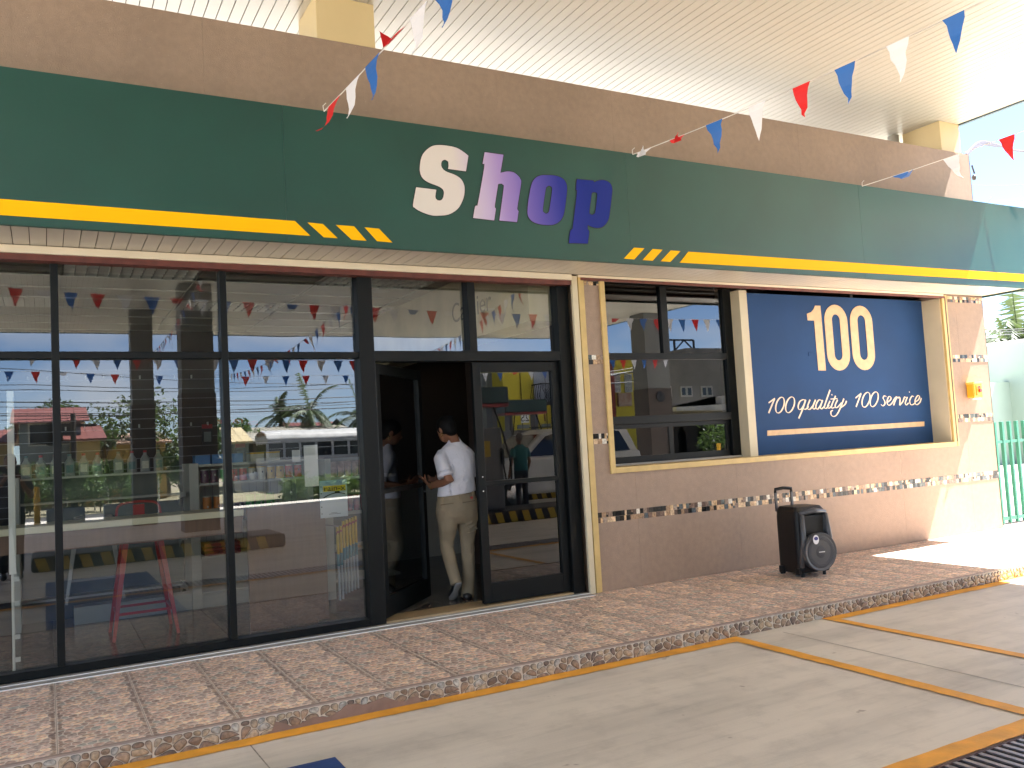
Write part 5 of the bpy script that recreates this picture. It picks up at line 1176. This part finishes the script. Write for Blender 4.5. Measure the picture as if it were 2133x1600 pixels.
def palm(x, y, z, h, label, nf=18, fl=2.6, seed=1, lean=(0,0), col=None, group='coconut palms'):
    rr = random.Random(seed); t = thing('palm_tree', label, 'palm tree', (x,y,z), group); m = col or leaf_mat('palm', (.06,.09,.025)); top = Vector((x+lean[0], y+lean[1], z+h))
    MB().tube([(x,y,z), (x+lean[0]*.3, y+lean[1]*.3, z+h*.5), top], [.18,.13,.11], 8).build('trunk', m_bark, t, smooth=True)
    for i in range(nf):
        az = 2*pi*i/nf+rr.uniform(-.2,.2); el_ = rr.choice((1.2,.8,.45,.1,-.3))+rr.uniform(-.15,.15); mb = MB(); L_ = fl*rr.uniform(.8,1.1)
        hd_ = Vector((cos(az), sin(az), 0)); pts = [top]; dr_ = hd_*cos(el_)+Vector((0,0,sin(el_)))
        for k in range(9): dr_ = (dr_+Vector((.04,0,-.16))).normalized(); pts.append(pts[-1]+dr_*L_/9)
        mb.tube(pts, [.025*(1-k/11) for k in range(10)], 4)
        for k in range(1, 10):
            for half in (0, .5):
                p = pts[k] if half == 0 else (pts[k]+pts[k-1])/2; tt = (pts[k]-pts[k-1]).normalized(); sd_ = tt.cross(Vector((0,0,1))).normalized(); ll = L_*.22*(1-abs(k/9-.45)*.9)
                for s in (-1, 1):
                    e = p+(sd_*s*.75+tt*.5+Vector((0,0,-.45-.3*rr.random()))).normalized()*ll; wv = tt*.075*fl/2.6; mb.poly([p-wv, p+wv, e+wv*.2])
        mb.build('frond', m, t)
    if nf > 12:
        mb = MB(); [mb.ball(top+Vector((rr.uniform(-.25,.25), rr.uniform(-.25,.25), -.2-rr.random()*.2)), .11, n=8) for _ in range(6)]; mb.build('coconuts', mat('coconut', (.14,.13,.03), .6), t, smooth=True)
    return t
for k, (px0, px1, yy) in enumerate(((96, 150, -19.0), (330, 420, -18.8), (215, 280, -19.2))):
    a, b = mr(px0, 1070, y=yy), mr(px1, 1070, y=yy); w = max(.9, b.x-a.x)
    t = thing('planter', 'grey trough planter at the forecourt edge, %s from left, mirrored' % ords[[0,2,1][k]], 'planter', ((a.x+w/2), yy, G), 'trough planters'); MB().box(a.x, yy-.25, G, a.x+w, yy+.25, G+.38).build('trough', m_plant, t, bevel=.02); MB().box(a.x+.05, yy-.2, G+.36, a.x+w-.05, yy+.2, G+.385).build('soil', m_darkpit, t)
    tree(a.x+w*.5, yy, G+.38, 1.25+.3*(k == 1), .55+.3*(k == 1), 'young leafy shrub in the %s planter, mirrored' % ords[[0,2,1][k]], LF[3 if k else 0], 'shrub', 'shrub', 500, .065, 40+k, .02, group='shrubs in the planters', blobs=8)
for k, (px, yy) in enumerate(((77, -19.2), (1200, -21), (-60, -19.2))):
    x = mr(px, 1060, y=yy).x; b = MB().cyl((x, yy, G), (x, yy, G+.95), .075, 14); b.ball((x, yy, G+.95), .075, .075, .04, 14)
    tag(b.build('bollard', mat('bollard_yellow', (.72,.40,.02), .45), smooth=True), ['yellow bollard mirrored beside the person holding a phone', 'yellow bollard at the right of the forecourt edge', 'yellow bollard beyond the left edge of the frame'][k], 'bollard', 'yellow bollards')
x = 11.5+14; b = MB().cyl((24.5, -20.2, G), (24.5, -20.2, G+.95), .08, 14); tag(b.build('bollard', MATS['bollard_yellow']), 'yellow bollard mirrored in the sliding window lower sash', 'bollard', 'yellow bollards')

# ---------------------------------------------------------------- across the road (seen mirrored)
m_rroof = mat('red_tin_roof', (.21,.07,.055), .5, var=.12, scale=3); m_rust = mat('rusty_tin_roof', (.30,.12,.06), .7, col2=(.42,.33,.25), scale=3); m_tin = mat('grey_tin_roof', (.42,.38,.30), .5, var=.1)
m_hw = mat('ochre_house_wall', (.36,.26,.10), .8, var=.1, scale=1.5); m_hg = mat('teal_grey_wall', (.16,.19,.19), .8, var=.1); m_hp = mat('pale_house_wall', (.42,.40,.34), .8)
def house(x0, x1, y, d, z0, h, roof, rmat, wmat, label, wins, eave=.5, rh=1.0, corr=True, upper=None):
    t = thing('house', label, 'house', ((x0+x1)/2, y, z0), 'houses across the road')
    MB().box(x0, y-d, z0, x1, y, z0+h).build('wall', wmat, t)
    if upper: MB().box(x0-.02, y-d-.02, z0+h*upper, x1+.02, y+.02, z0+h-.002).build('upper_wall', m_hg, t)
    zt_ = z0+h; r = MB()
    if roof == 'gable':
        r.prism([(x0-eave, y+eave, zt_), (x0-eave, y-d/2, zt_+rh), (x0-eave, y-d-eave, zt_), (x0-eave, y-d-eave, zt_-.08), (x0-eave, y-d/2, zt_+rh-.08), (x0-eave, y+eave, zt_-.08)], (x1-x0+2*eave, 0, 0))
    else: r.prism([(x0-eave, y+eave, zt_+.02), (x0-eave, y-d-eave, zt_+rh), (x0-eave, y-d-eave, zt_+rh-.1), (x0-eave, y+eave, zt_-.08)], (x1-x0+2*eave, 0, 0))
    ro = r.build('roof', rmat, t)
    if corr:
        c = MB(); n = int((x1-x0+2*eave)/.35)
        for i in range(n): xx = x0-eave+i*.35; c.prism([(xx, y+eave, zt_+.03), (xx, y-(d/2 if roof == 'gable' else d+eave), zt_+rh+.03), (xx, y-(d/2 if roof == 'gable' else d+eave), zt_+rh-.02), (xx, y+eave, zt_-.02)], (.08, 0, 0))
        q = c.build('roof_ribs', rmat, ro); q['kind'] = 'stuff'
    for wx, wz, ww, wh in wins:
        f_ = MB().box(x0+wx-.08, y-.02, z0+wz-.08, x0+wx+ww+.08, y+.03, z0+wz+wh+.08).build('window', m_hp, t); MB().box(x0+wx, y+.02, z0+wz, x0+wx+ww, y+.04, z0+wz+wh).build('pane', m_winglass, f_)
    return t
def hx(px, py, y): return mr(px, py, y=y)
ZG = -.53
a, b = hx(42, 880, -42), hx(166, 880, -42); tp_ = hx(100, 878, -42)
house(a.x, b.x, -42, 7, ZG, tp_.z-ZG, 'gable', m_rroof, m_hw, 'two storey house with red roof, grey upper floor and ochre ground floor', [(1,.9,.9,1.3),(3,.9,1,1.3),(b.x-a.x-2.2,3.2,1.2,1.0),(1.2,3.2,1,1)], .4, .9, upper=.52)
a, b = hx(147, 912, -40), hx(208, 912, -40); tp_ = hx(180, 915, -40); house(a.x, b.x, -40.5, 5, ZG, tp_.z-ZG, 'shed', m_rroof, m_hw, 'low ochre house with red roof right of the pole', [(.8,.9,1.2,1.1)], .3, .9)
a, b = hx(212, 920, -44), hx(345, 920, -44); tp_ = hx(250, 925, -44); house(a.x, b.x, -44, 5, ZG, tp_.z-ZG, 'shed', m_rust, mat('yellow_ochre_wall', (.40,.27,.08), .8), 'long low house with patchy rusty roof', [(1,.9,1,1.1),(3.4,.9,1,1.1),(5.6,.9,1,1.1)], .3, .7)
a, b = hx(-80, 918, -46), hx(22, 918, -46); tp_ = hx(0, 922, -46); house(a.x, b.x, -46, 6, ZG, tp_.z-ZG, 'gable', m_rroof, m_hw, 'ochre house with red roof at the far left', [(1.5,1,1.2,1.2)], .3, .8)
a, b = hx(485, 915, -44), hx(518, 915, -44); tp_ = hx(500, 921, -44); house(a.x, b.x, -44, 3, ZG, tp_.z-ZG, 'shed', mat('cream_tin_roof', (.62,.50,.28), .5), m_hg, 'small shed with cream ribbed roof left of the white bus', [], .2, .9)
a, b = hx(527, 910, -48), hx(775, 900, -48); tp_ = hx(600, 918, -48); house(a.x, b.x, -48, 8, ZG, tp_.z-ZG, 'shed', m_tin, mat('dark_plank_wall', (.07,.06,.05), .9, var=.3), 'long building with grey tin roof behind the white bus', [(1,1,1,1.2),(5,1,1,1.2)], .4, 1.1)
a, b = hx(610, 893, -62), hx(775, 885, -62); house(a.x, b.x, -62, 6, ZG, a.z-ZG-.4, 'gable', m_rroof, m_hw, 'distant house with red roof under the palm trees', [], .3, .9)
a, b = hx(735, 880, -56), hx(790, 870, -56); house(a.x, b.x, -56, 6, ZG, a.z-ZG-.6, 'gable', mat('blue_grey_roof', (.10,.14,.16), .6), m_hg, 'blue grey house behind the right hand palm tree', [], .4, 1.0)
# bus
bz = ZG; by = -31.5; a, b = hx(556, 905, by), hx(760, 895, by); bl0 = a.x; bl1 = max(b.x+1.5, bl0+9.5); zr = hx(650, 897, by).z
bs = thing('bus', 'white bus with rounded roof parked along the far side of the road, mirrored', 'bus', ((bl0+bl1)/2, by-1.2, bz)); zr = max(zr, bz+2.5)
zw0, zw1 = zr-1.12, zr-.52
MB().box(bl0, by-2.4, bz+.35, bl1, by, zw0).box(bl0, by-2.4, zw1, bl1, by, zr-.3).build('body', mat('bus_white', (.60,.58,.54), .35), bs, bevel=.03)
sec = [(by, zr-.32), (by-.12, zr-.14), (by-.45, zr-.02), (by-1.2, zr+.06), (by-1.95, zr-.02), (by-2.28, zr-.14), (by-2.4, zr-.32)]
MB().prism([(bl0-.05, q[0], q[1]) for q in sec], (bl1-bl0+.1, 0, 0)).build('roof', MATS['bus_white'], bs, bevel=.04)
MB().prism([(bl0-.06, q[0]*.9+by*.1-.0, q[1]-.04) for q in sec[1:-1]], (-.02, 0, 0)).build('destination_panel', mat('amber_panel', (.25,.13,.04), .3), bs)
MB().box(bl0+.06, by-2.34, zw0, bl1-.06, by-.06, zw1).build('window_band', m_winglass, bs)
n = int((bl1-bl0)/.72)
for i in range(n+1): MB().box(bl0+i*(bl1-bl0)/n-.05, by-.06, zw0-.01, bl0+i*(bl1-bl0)/n+.05, by+.004, zw1+.01).build('window_post', MATS['bus_white'], bs)
MB().box(bl0, by-.05, (zw0+zw1)/2+.06, bl1, by-.01, (zw0+zw1)/2+.09).build('sash_rail', MATS['bus_white'], bs)
for xx in (bl0+1.5, bl1-2.2): w = MB().cyl((xx, by-.35, bz+.45), (xx, by+.02, bz+.45), .45, 20).build('wheel', m_blackpl, bs); MB().cyl((xx, by, bz+.45), (xx, by+.03, bz+.45), .25, 16).build('rim', m_offwhite, w)
MB().prism([(bl0-1.1, by-.3, bz+.5), (bl0-1.1, by-.3, bz+1.15), (bl0, by-.3, bz+1.35), (bl0, by-.3, bz+.5)], (0,-1.8,0)).build('bonnet', MATS['bus_white'], bs, bevel=.08)
# trees and palms across the road
def tr_at(px, pyt, y, label, m, cr, n=1600, size=.14, seed=1, ch=None): p = hx(px, pyt, y); tree(p.x, y, ZG, p.z-ZG, cr, label, m, n=n, size=size, seed=seed, tr=.14, ch=ch)
tr_at(95, 838, -52, 'dark tree behind the red roofed two storey house', LF[2], 2.2, 1800, .16, 51)
tr_at(258, 815, -46, 'open branched olive tree left of the slim column, mirrored', LF[1], 2.8, 1700, .15, 52, 2.4)
tr_at(345, 828, -46, 'open branched olive tree between the two columns, mirrored', LF[1], 2.9, 1700, .15, 53, 2.4)
tr_at(465, 862, -50, 'rounded green tree right of the broad column', LF[0], 2.4, 1700, .16, 54)
tr_at(510, 862, -54, 'rounded green tree left of the palms', LF[0], 2.0, 1500, .16, 55)
tr_at(215, 885, -43, 'small dark tree beside the rusty roof', LF[2], 1.0, 700, .12, 56)
for i, (px, pyt, y, cr) in enumerate(((170, 962, -35.5, 1.0), (205, 955, -35.5, 1.3), (250, 975, -35, 1.2), (110, 968, -36, 1.0), (60, 965, -36, 1.0), (290, 985, -35, 1.0), (625, 978, -21.6, .95), (735, 968, -21.6, .9), (680, 985, -21.6, .9), (20, 968, -36, 1.1))):
    p = hx(px, pyt, y); tree(p.x, y, ZG, p.z-ZG, cr, 'roadside bush, %s in the row beyond the road' % ords[i], LF[3 if i % 2 else 0], 'bush', 'roadside_bush', 900, .085, 60+i, .03, ch=(p.z-ZG)*.48, group='roadside bushes', blobs=10)
for i, (px, pyt, y, fl) in enumerate(((575, 842, -58, 2.7), (640, 828, -56, 3.0), (745, 840, -54, 2.7))):
    p = hx(px, pyt+12, y); palm(p.x, y, ZG, p.z-ZG-.6, 'coconut palm behind the bus, %s of the three mirrored' % ords[i], 20, fl, 70+i, (.3,0))
# fence
fn = thing('chain_fence', 'chain link fence with pale posts beyond the road', 'fence', (0, -37, ZG))
fx0, fx1 = hx(20, 990, -37).x, hx(330, 990, -37).x; 
for i in range(12): xx = fx0+(fx1-fx0)*i/11; MB().cyl((xx, -37, ZG), (xx, -37, ZG+1.35), .035, 8).build('post', m_offwhite, fn)
wr2_ = MB()
for k in range(9): wr2_.box(fx0, -37.01, ZG+.1+k*.14, fx1, -37, ZG+.108+k*.14)
for k in range(int((fx1-fx0)/.16)): wr2_.box(fx0+k*.16, -37.012, ZG+.1, fx0+k*.16+.008, -37.004, ZG+1.3)
wr2_.build('mesh', m_steel, fn)
# poles and wires
def pole(px, y, h, label, z=ZG):
    x = mr(px, 950, y=y).x; t = thing('utility_pole', label, 'utility pole', (x, y, z), 'utility poles along the road'); MB().tube([(x,y,z),(x,y,z+h)], [.14,.10], 10).build('pole', mat('dark_pole_wood', (.05,.04,.03), .9), t); MB().box(x-.9, y-.05, z+h-.6, x+.9, y+.05, z+h-.48).build('crossarm', MATS['dark_pole_wood'], t); return Vector((x, y, z+h))
zt1 = hx(153, 862, -36).z; A = pole(153, -36, zt1-ZG, 'dark utility pole before the two storey red roofed house')
B = pole(1560, -33, 8.5, 'utility pole beyond the right side of the reflection'); C_ = pole(-900, -36, 8.5, 'utility pole far to the left')
wires = thing('overhead_wires', 'bundle of sagging overhead wires across the sky, mirrored', 'wires', (0, -34, 6))
for k, (pa, pb, ya, yb) in enumerate(((750, 800, -33, -33), (815, 812, -33, -33), (830, 816, -33, -33), (836, 832, -34, -34), (845, 834, -34, -34), (768, 775, -33, -33), (800, 805, -33.5, -33.5), (858, 820, -35, -33))):
    p, q = hx(-120, pa+14, ya), hx(780, pb, yb); d_ = q-p; p2, q2 = p-d_*.6, q+d_*.9
    MB().tube([p2.lerp(q2, t_)-Vector((0,0,(.9+.25*(k % 3))*4*t_*(1-t_)-.75)) for t_ in [i/30 for i in range(31)]], .022 if k in (1, 4) else .014, 4).build('wire', m_blackpl, wires)
# yellow building with balcony
yb_ = -27; a, b = hx(1000, 800, yb_), hx(1212, 800, yb_)
ytop = hx(1100, 744, yb_).z
yl = thing('yellow_building', 'yellow building with red pillars and a curved iron balcony, mirrored in the door', 'building', ((a.x+b.x)/2, yb_, ZG))
m_yel = mat('yellow_wall_paint', (.55,.44,.035), .8, var=.08, scale=.8); m_redp = mat('dark_red_paint', (.22,.03,.02), .7)
x0 = hx(1046, 800, yb_).x; x1 = b.x
MB().box(x0, yb_-8, ZG, x1, yb_, ytop).build('wall', m_yel, yl); MB().box(x0-.1, yb_-8.1, ytop, x1+.1, yb_+.2, ytop+.12).build('coping', m_redp, yl)
gw = hx(1020, 800, yb_-1).x; MB().box(gw-3, yb_-7, ZG, x0-.01, yb_-1, ytop-.6).build('side_block', mat('grey_block', (.16,.18,.18), .8), yl)
c0, c1 = hx(1145, 800, yb_).x, hx(1152, 800, yb_).x; MB().box(c0, yb_, ZG, c0+.45, yb_+.25, ytop).build('pillar', m_redp, yl)
zb_ = hx(1160, 848, yb_).z; MB().box(c0+.45, yb_, zb_-.35, x1, yb_+.22, zb_).build('red_band', m_redp, yl)
bx0, bx1 = hx(1106, 800, yb_).x, hx(1166, 800, yb_).x; zc0, zc1 = hx(1130, 838, yb_+.5).z, hx(1130, 801, yb_+.5).z
MB().box(hx(1110, 780, yb_).x, yb_, zc0+.05, hx(1142, 780, yb_).x, yb_+.05, zc0+2.1).build('balcony_door', mat('pale_door', (.40,.41,.43), .6), yl)
bal = MB().box(bx0, yb_, zc0-.12, bx1, yb_+1.0, zc0).build('balcony', m_blackpl, yl)
rl = MB(); 
for i in range(19):
    xx = bx0+.03+(bx1-bx0-.06)*i/18; hh = zc1-zc0; rl.tube([(xx, yb_+.95, zc0), (xx, yb_+1.15, zc0+hh*.25), (xx, yb_+1.10, zc0+hh*.5), (xx, yb_+.92, zc0+hh*.75), (xx, yb_+.95, zc1)], .018, 4)
for xx in (bx0, bx1):
    for j in range(5): rl.tube([(xx, yb_+.1+j*.2, zc0), (xx+(.12 if xx == bx1 else -.12), yb_+.1+j*.2, zc0+hh*.3), (xx, yb_+.1+j*.2, zc1)], .018, 4)
rl.bar((bx0, yb_+.95, zc1), (bx1, yb_+.95, zc1), .05); rl.bar((bx0, yb_+.05, zc1), (bx0, yb_+.95, zc1), .05); rl.bar((bx1, yb_+.05, zc1), (bx1, yb_+.95, zc1), .05); rl.build('railing', m_blackpl, bal)
sg = MB().box(hx(1084, 870, yb_).x, yb_+.01, hx(1090, 881, yb_).z, hx(1100, 870, yb_).x, yb_+.06, hx(1090, 861, yb_).z).build('white_sign', m_white, yl)
text('2S', .5, m_blackpl, Matrix.Translation((hx(1092, 870, yb_).x, yb_+.065, hx(1092, 871, yb_).z)) @ Matrix.Rotation(pi, 4, 'Z') @ Matrix.Rotation(pi/2, 4, 'X'), sg, 'sign_mark')
MB().box(hx(1133, 870, yb_).x, yb_+.01, hx(1090, 879, yb_).z, hx(1147, 870, yb_).x-.3, yb_+.05, hx(1090, 854, yb_).z).build('brown_board', mat('brown_board', (.25,.12,.04), .7), yl)
for px0, px1 in ((1076, 1106), (1127, 1149)): MB().box(hx(px0, 880, yb_).x, yb_+.01, hx(1090, 893, yb_).z, hx(px1, 880, yb_).x-.1, yb_+.05, hx(1090, 885, yb_).z).build('louvre', m_hg, yl)
for k, xx in enumerate((x0+.9, x0+2.2)): MB().cyl((xx, yb_+.04, 1), (xx, yb_+.04, ytop-.05), .02, 6).build('conduit', m_blackpl, yl)
MB().box(x0+.05, yb_+.02, 4.9, x0+2.9, yb_+.04, 4.94).build('cable', m_blackpl, yl)
# things mirrored in the window right of the door
def h2(px, py, y): return mr(px, py, y=y, g=.28)
yy = -34; a, b = h2(1262, 800, yy), h2(1322, 800, yy)
y2 = thing('yellow_annexe', 'yellow annexe with barred windows mirrored in the sliding window', 'building', ((a.x+b.x)/2, yy, ZG)); zt_ = h2(1300, 745, yy).z
MB().box(a.x-1.5, yy-6, ZG, b.x+.6, yy, zt_).build('wall', m_yel, y2); MB().box(a.x-1.5, yy, ZG, a.x+.4, yy+.3, zt_).build('pillar', m_redp, y2)
for px in (1275, 1299):
    p, q = h2(px, 780, yy), h2(px+16, 817, yy); f_ = MB().box(p.x, yy+.01, q.z, q.x, yy+.06, p.z).build('window', m_winglass, y2); mb = MB()
    for i in range(7): mb.box(p.x+(q.x-p.x)*i/6-.02, yy+.07, q.z, p.x+(q.x-p.x)*i/6+.02, yy+.09, p.z)
    for i in range(4): mb.box(p.x, yy+.09, q.z+(p.z-q.z)*i/3-.02, q.x, yy+.11, q.z+(p.z-q.z)*i/3+.02)
    mb.build('bars', m_offwhite, f_)
p, q = h2(1284, 820, yy), h2(1313, 846, yy); MB().box(p.x, yy+.01, q.z, q.x, yy+.2, p.z).build('rusty_awning', m_rust, y2)
yy = -40; gb_ = thing('grey_building', 'unfinished grey concrete building with arches and roof frame, mirrored', 'building', (h2(1440, 850, yy).x, yy, ZG)); m_gcon = mat('raw_concrete', (.20,.18,.155), .9, var=.2, scale=.6, detail=8)
a, b = h2(1376, 750, yy), h2(1560, 750, yy); z1_, z2_ = h2(1400, 750, yy).z, h2(1500, 724, yy).z
MB().box(a.x, yy-8, ZG, b.x+6, yy, z1_).build('wall', m_gcon, gb_); MB().box(h2(1440, 740, yy).x, yy-8, z1_, b.x+6, yy-.5, z2_).build('upper_storey', m_gcon, gb_)
for px in (1388, 1419, 1431, 1462, 1473):
    p, q = h2(px, 808, yy), h2(px+8, 823, yy); f_ = MB().box(p.x-.12, yy, q.z-.12, q.x+.12, yy+.08, p.z+.12).build('window', m_hp, gb_); MB().box(p.x, yy+.08, q.z, q.x, yy+.10, p.z).build('pane', m_winglass, f_)
p, q = h2(1385, 850, yy), h2(1492, 858, yy); MB().prism([(p.x, yy+.0, h2(1385,858,yy).z), (q.x, yy+.0, h2(1490,856,yy).z), (q.x, yy+.0, h2(1490,826,yy).z), (h2(1440,0,yy).x, yy, h2(1440,833,yy).z), (h2(1440,0,yy).x, yy, h2(1440,845,yy).z), (p.x, yy, h2(1385,850,yy).z)], (0, 1.2, 0)).build('white_awning', mat('dusty_white', (.5,.48,.46), .8), gb_)
for px in (1400, 1440, 1480):
    p = h2(px, 900, yy); MB().prism([(p.x-1.2, yy+.01, ZG), (p.x+1.2, yy+.01, ZG)]+[(p.x+1.2*cos(q_), yy+.01, ZG+1.9+.8*sin(q_)) for q_ in [pi*k/8 for k in range(9)]], (0, .03, 0)).build('arch', m_darkpit, gb_)
fr_ = MB(); q0_ = h2(1443, 720, yy); q1_ = h2(1482, 702, yy); zf0, zf1 = z2_, h2(1460, 701, yy).z
for xx in (q0_.x, q1_.x): fr_.bar((xx, yy-2, zf0), (xx, yy-2, zf1), .12)
fr_.bar((q0_.x-1.6, yy-2, zf1), (q1_.x, yy-2, zf1), .12); fr_.bar((q0_.x, yy-2, zf0), ((q0_.x+q1_.x)/2, yy-2, zf1), .08); fr_.bar(((q0_.x+q1_.x)/2, yy-2, zf1), (q1_.x, yy-2, zf0), .08); fr_.bar((q0_.x-1.6, yy-2, zf1), (q0_.x-1.6, yy-2, zf1-.8), .06); fr_.build('roof_frame', m_blackpl, gb_)
tree(h2(1505, 900, -22).x, -22, ZG, 2.6, 1.3, 'leafy shrub mirrored low in the sliding window', LF[0], 'shrub', 'shrub', 1100, .09, 90, .04, group=None)

# ---------------------------------------------------------------- right-hand background
m_mint = mat('mint_wall_paint', (.27,.36,.31), .7, var=.05, scale=1.2); m_fgreen = mat('green_fence_paint', (.015,.17,.115), .4, var=.1)
fe = thing('green_fence', 'green steel bar fence between the shop and the mint wall', 'fence', (11, .2, .15))
fp0 = at(2075, 878, y=.16); fp0z = 1.44
for i in range(14): x = 10.40+i*.155; MB().box(x-.02, .16, .165, x+.02, .20, 1.44).build('bar', m_fgreen, fe, bevel=.003)
MB().box(10.28, .165, 1.17, 12.6, .195, 1.205).box(10.28, .165, .20, 12.6, .195, .245).build('rail', m_fgreen, fe)
yw = 9.0
a = at(2020, 800, y=yw); zt_ = at(2090, 796, y=yw).z
w1 = MB().box(a.x-3, yw, -.3, at(2116, 800, y=yw).x, yw+.2, zt_).build('boundary_wall', m_mint); tag(w1, 'mint green boundary wall behind the green bar fence', 'wall')
x2 = at(2116, 720, y=yw-.3).x; z2 = at(2125, 714, y=yw-.3).z
w2_ = thing('mint_building', 'taller pale mint building at the far right edge', 'building', (x2+3, yw, -.3)); MB().box(x2, yw-.6, -.3, x2+8, yw+6, z2).build('wall', m_mint, w2_); MB().box(x2-.05, yw-.65, z2, x2+8, yw+6.1, z2+.08).build('coping', m_white, w2_)
lb = MB().poly([(10.27, .3, .06), (60, .3, .06), (60, 9, .06), (10.27, 9, .06)]).build('side_yard', mat('pale_yard', (.36,.33,.28), .8, var=.08)); struct(lb)
po = at(2068, 722, y=14); up_ = thing('utility_pole', 'grey utility pole rising behind the mint wall', 'utility pole', (po.x, 14, -.5)); MB().tube([(po.x, 14, -.5), (po.x, 14, po.z)], [.13,.10], 10).build('pole', mat('grey_wood', (.22,.19,.18), .9), up_)
pc = leaf_mat('palm_sun', (.035,.055,.02)); add_translucency(pc, (.07,.10,.03), .3); dk = leaf_mat('far_dark', (.012,.025,.010))
p = at(2122, 716, y=16); palm(p.x+.3, 16, -.5, p.z+.6, 'tall coconut palm behind the mint building, crown cut by the frame edge', 36, 3.3, 81, (-.2,0), pc)
p = at(2100, 755, y=19); palm(p.x+.3, 19, -.5, p.z+.7, 'second coconut palm standing lower behind the first', 34, 3.2, 82, (0,0), pc)
p = at(2105, 752, y=24); tree(p.x+.8, 24, -.5, p.z+.3, 3.2, 'dense dark green tree under the palms at the right', dk, n=3200, size=.2, seed=83, group=None)
for k, (px, py) in enumerate(((2080, 748), (2088, 780))):
    p = at(px, py, y=13.2); o = leaves_mesh((p.x, 13.2, p.z), .55, .4, .28, 260, .10, random.Random(90+k), 4).build('yellow_blossom', mat('yellow_blossom', (.62,.46,.03), .6, var=.3)); t = thing('flowering_shrub', 'yellow leaved shrub, %s one above the mint wall' % ('upper' if k == 0 else 'lower'), 'shrub', (p.x, 13.2, -.5)); o.parent = t; put(o, t); MB().tube([(p.x, 13.3, -.5), (p.x, 13.2, p.z)], [.05,.02], 6).build('stem', m_bark, t)
ow = thing('service_cable', 'bundle of dark cables running from the parapet corner to the right', 'cable', (10.2, .1, 4.7))
for k in range(3):
    pts = [at(2012, 322+k*2, y=.25), at(2040, 296+k*3, y=.6), at(2070, 300+k*2, y=1.0), at(2105, 310-k, y=1.5), at(2150, 316+k, y=2.0), at(2400, 330+k*4, y=4)]
    MB().tube(smooth_path(pts), .016, 6).build('wire', mat('purple_grey_cable', (.05,.04,.06), .5), ow)
mb = MB(); mb.tube([at(2024, 344, y=.05), at(2030, 362, y=.05)], .012, 6); mb.ball(at(2029, 370, y=.05), .03, .03, .04, 8); mb.build('spot_lamp', m_greypl, ow)
ow2 = thing('overhead_wires', 'thin wires crossing the sky in front of the right hand palms', 'wires', (12, 12, 5))
for k, (ya_, yb2) in enumerate(((690, 682), (694, 686), (704, 690), (386, 384))):
    pa, pb = at(1990, ya_, y=12), at(2160, yb2, y=12); pa = pa+(pa-pb)*1.2 if False else pa; MB().tube([pa, (pa+pb)/2-Vector((0,0,.03)), pb+(pb-pa)*2], .014 if k < 3 else .008, 4).build('wire', m_blackpl, ow2)
hl_ = MB(); 
print('objects', len(bpy.data.objects))
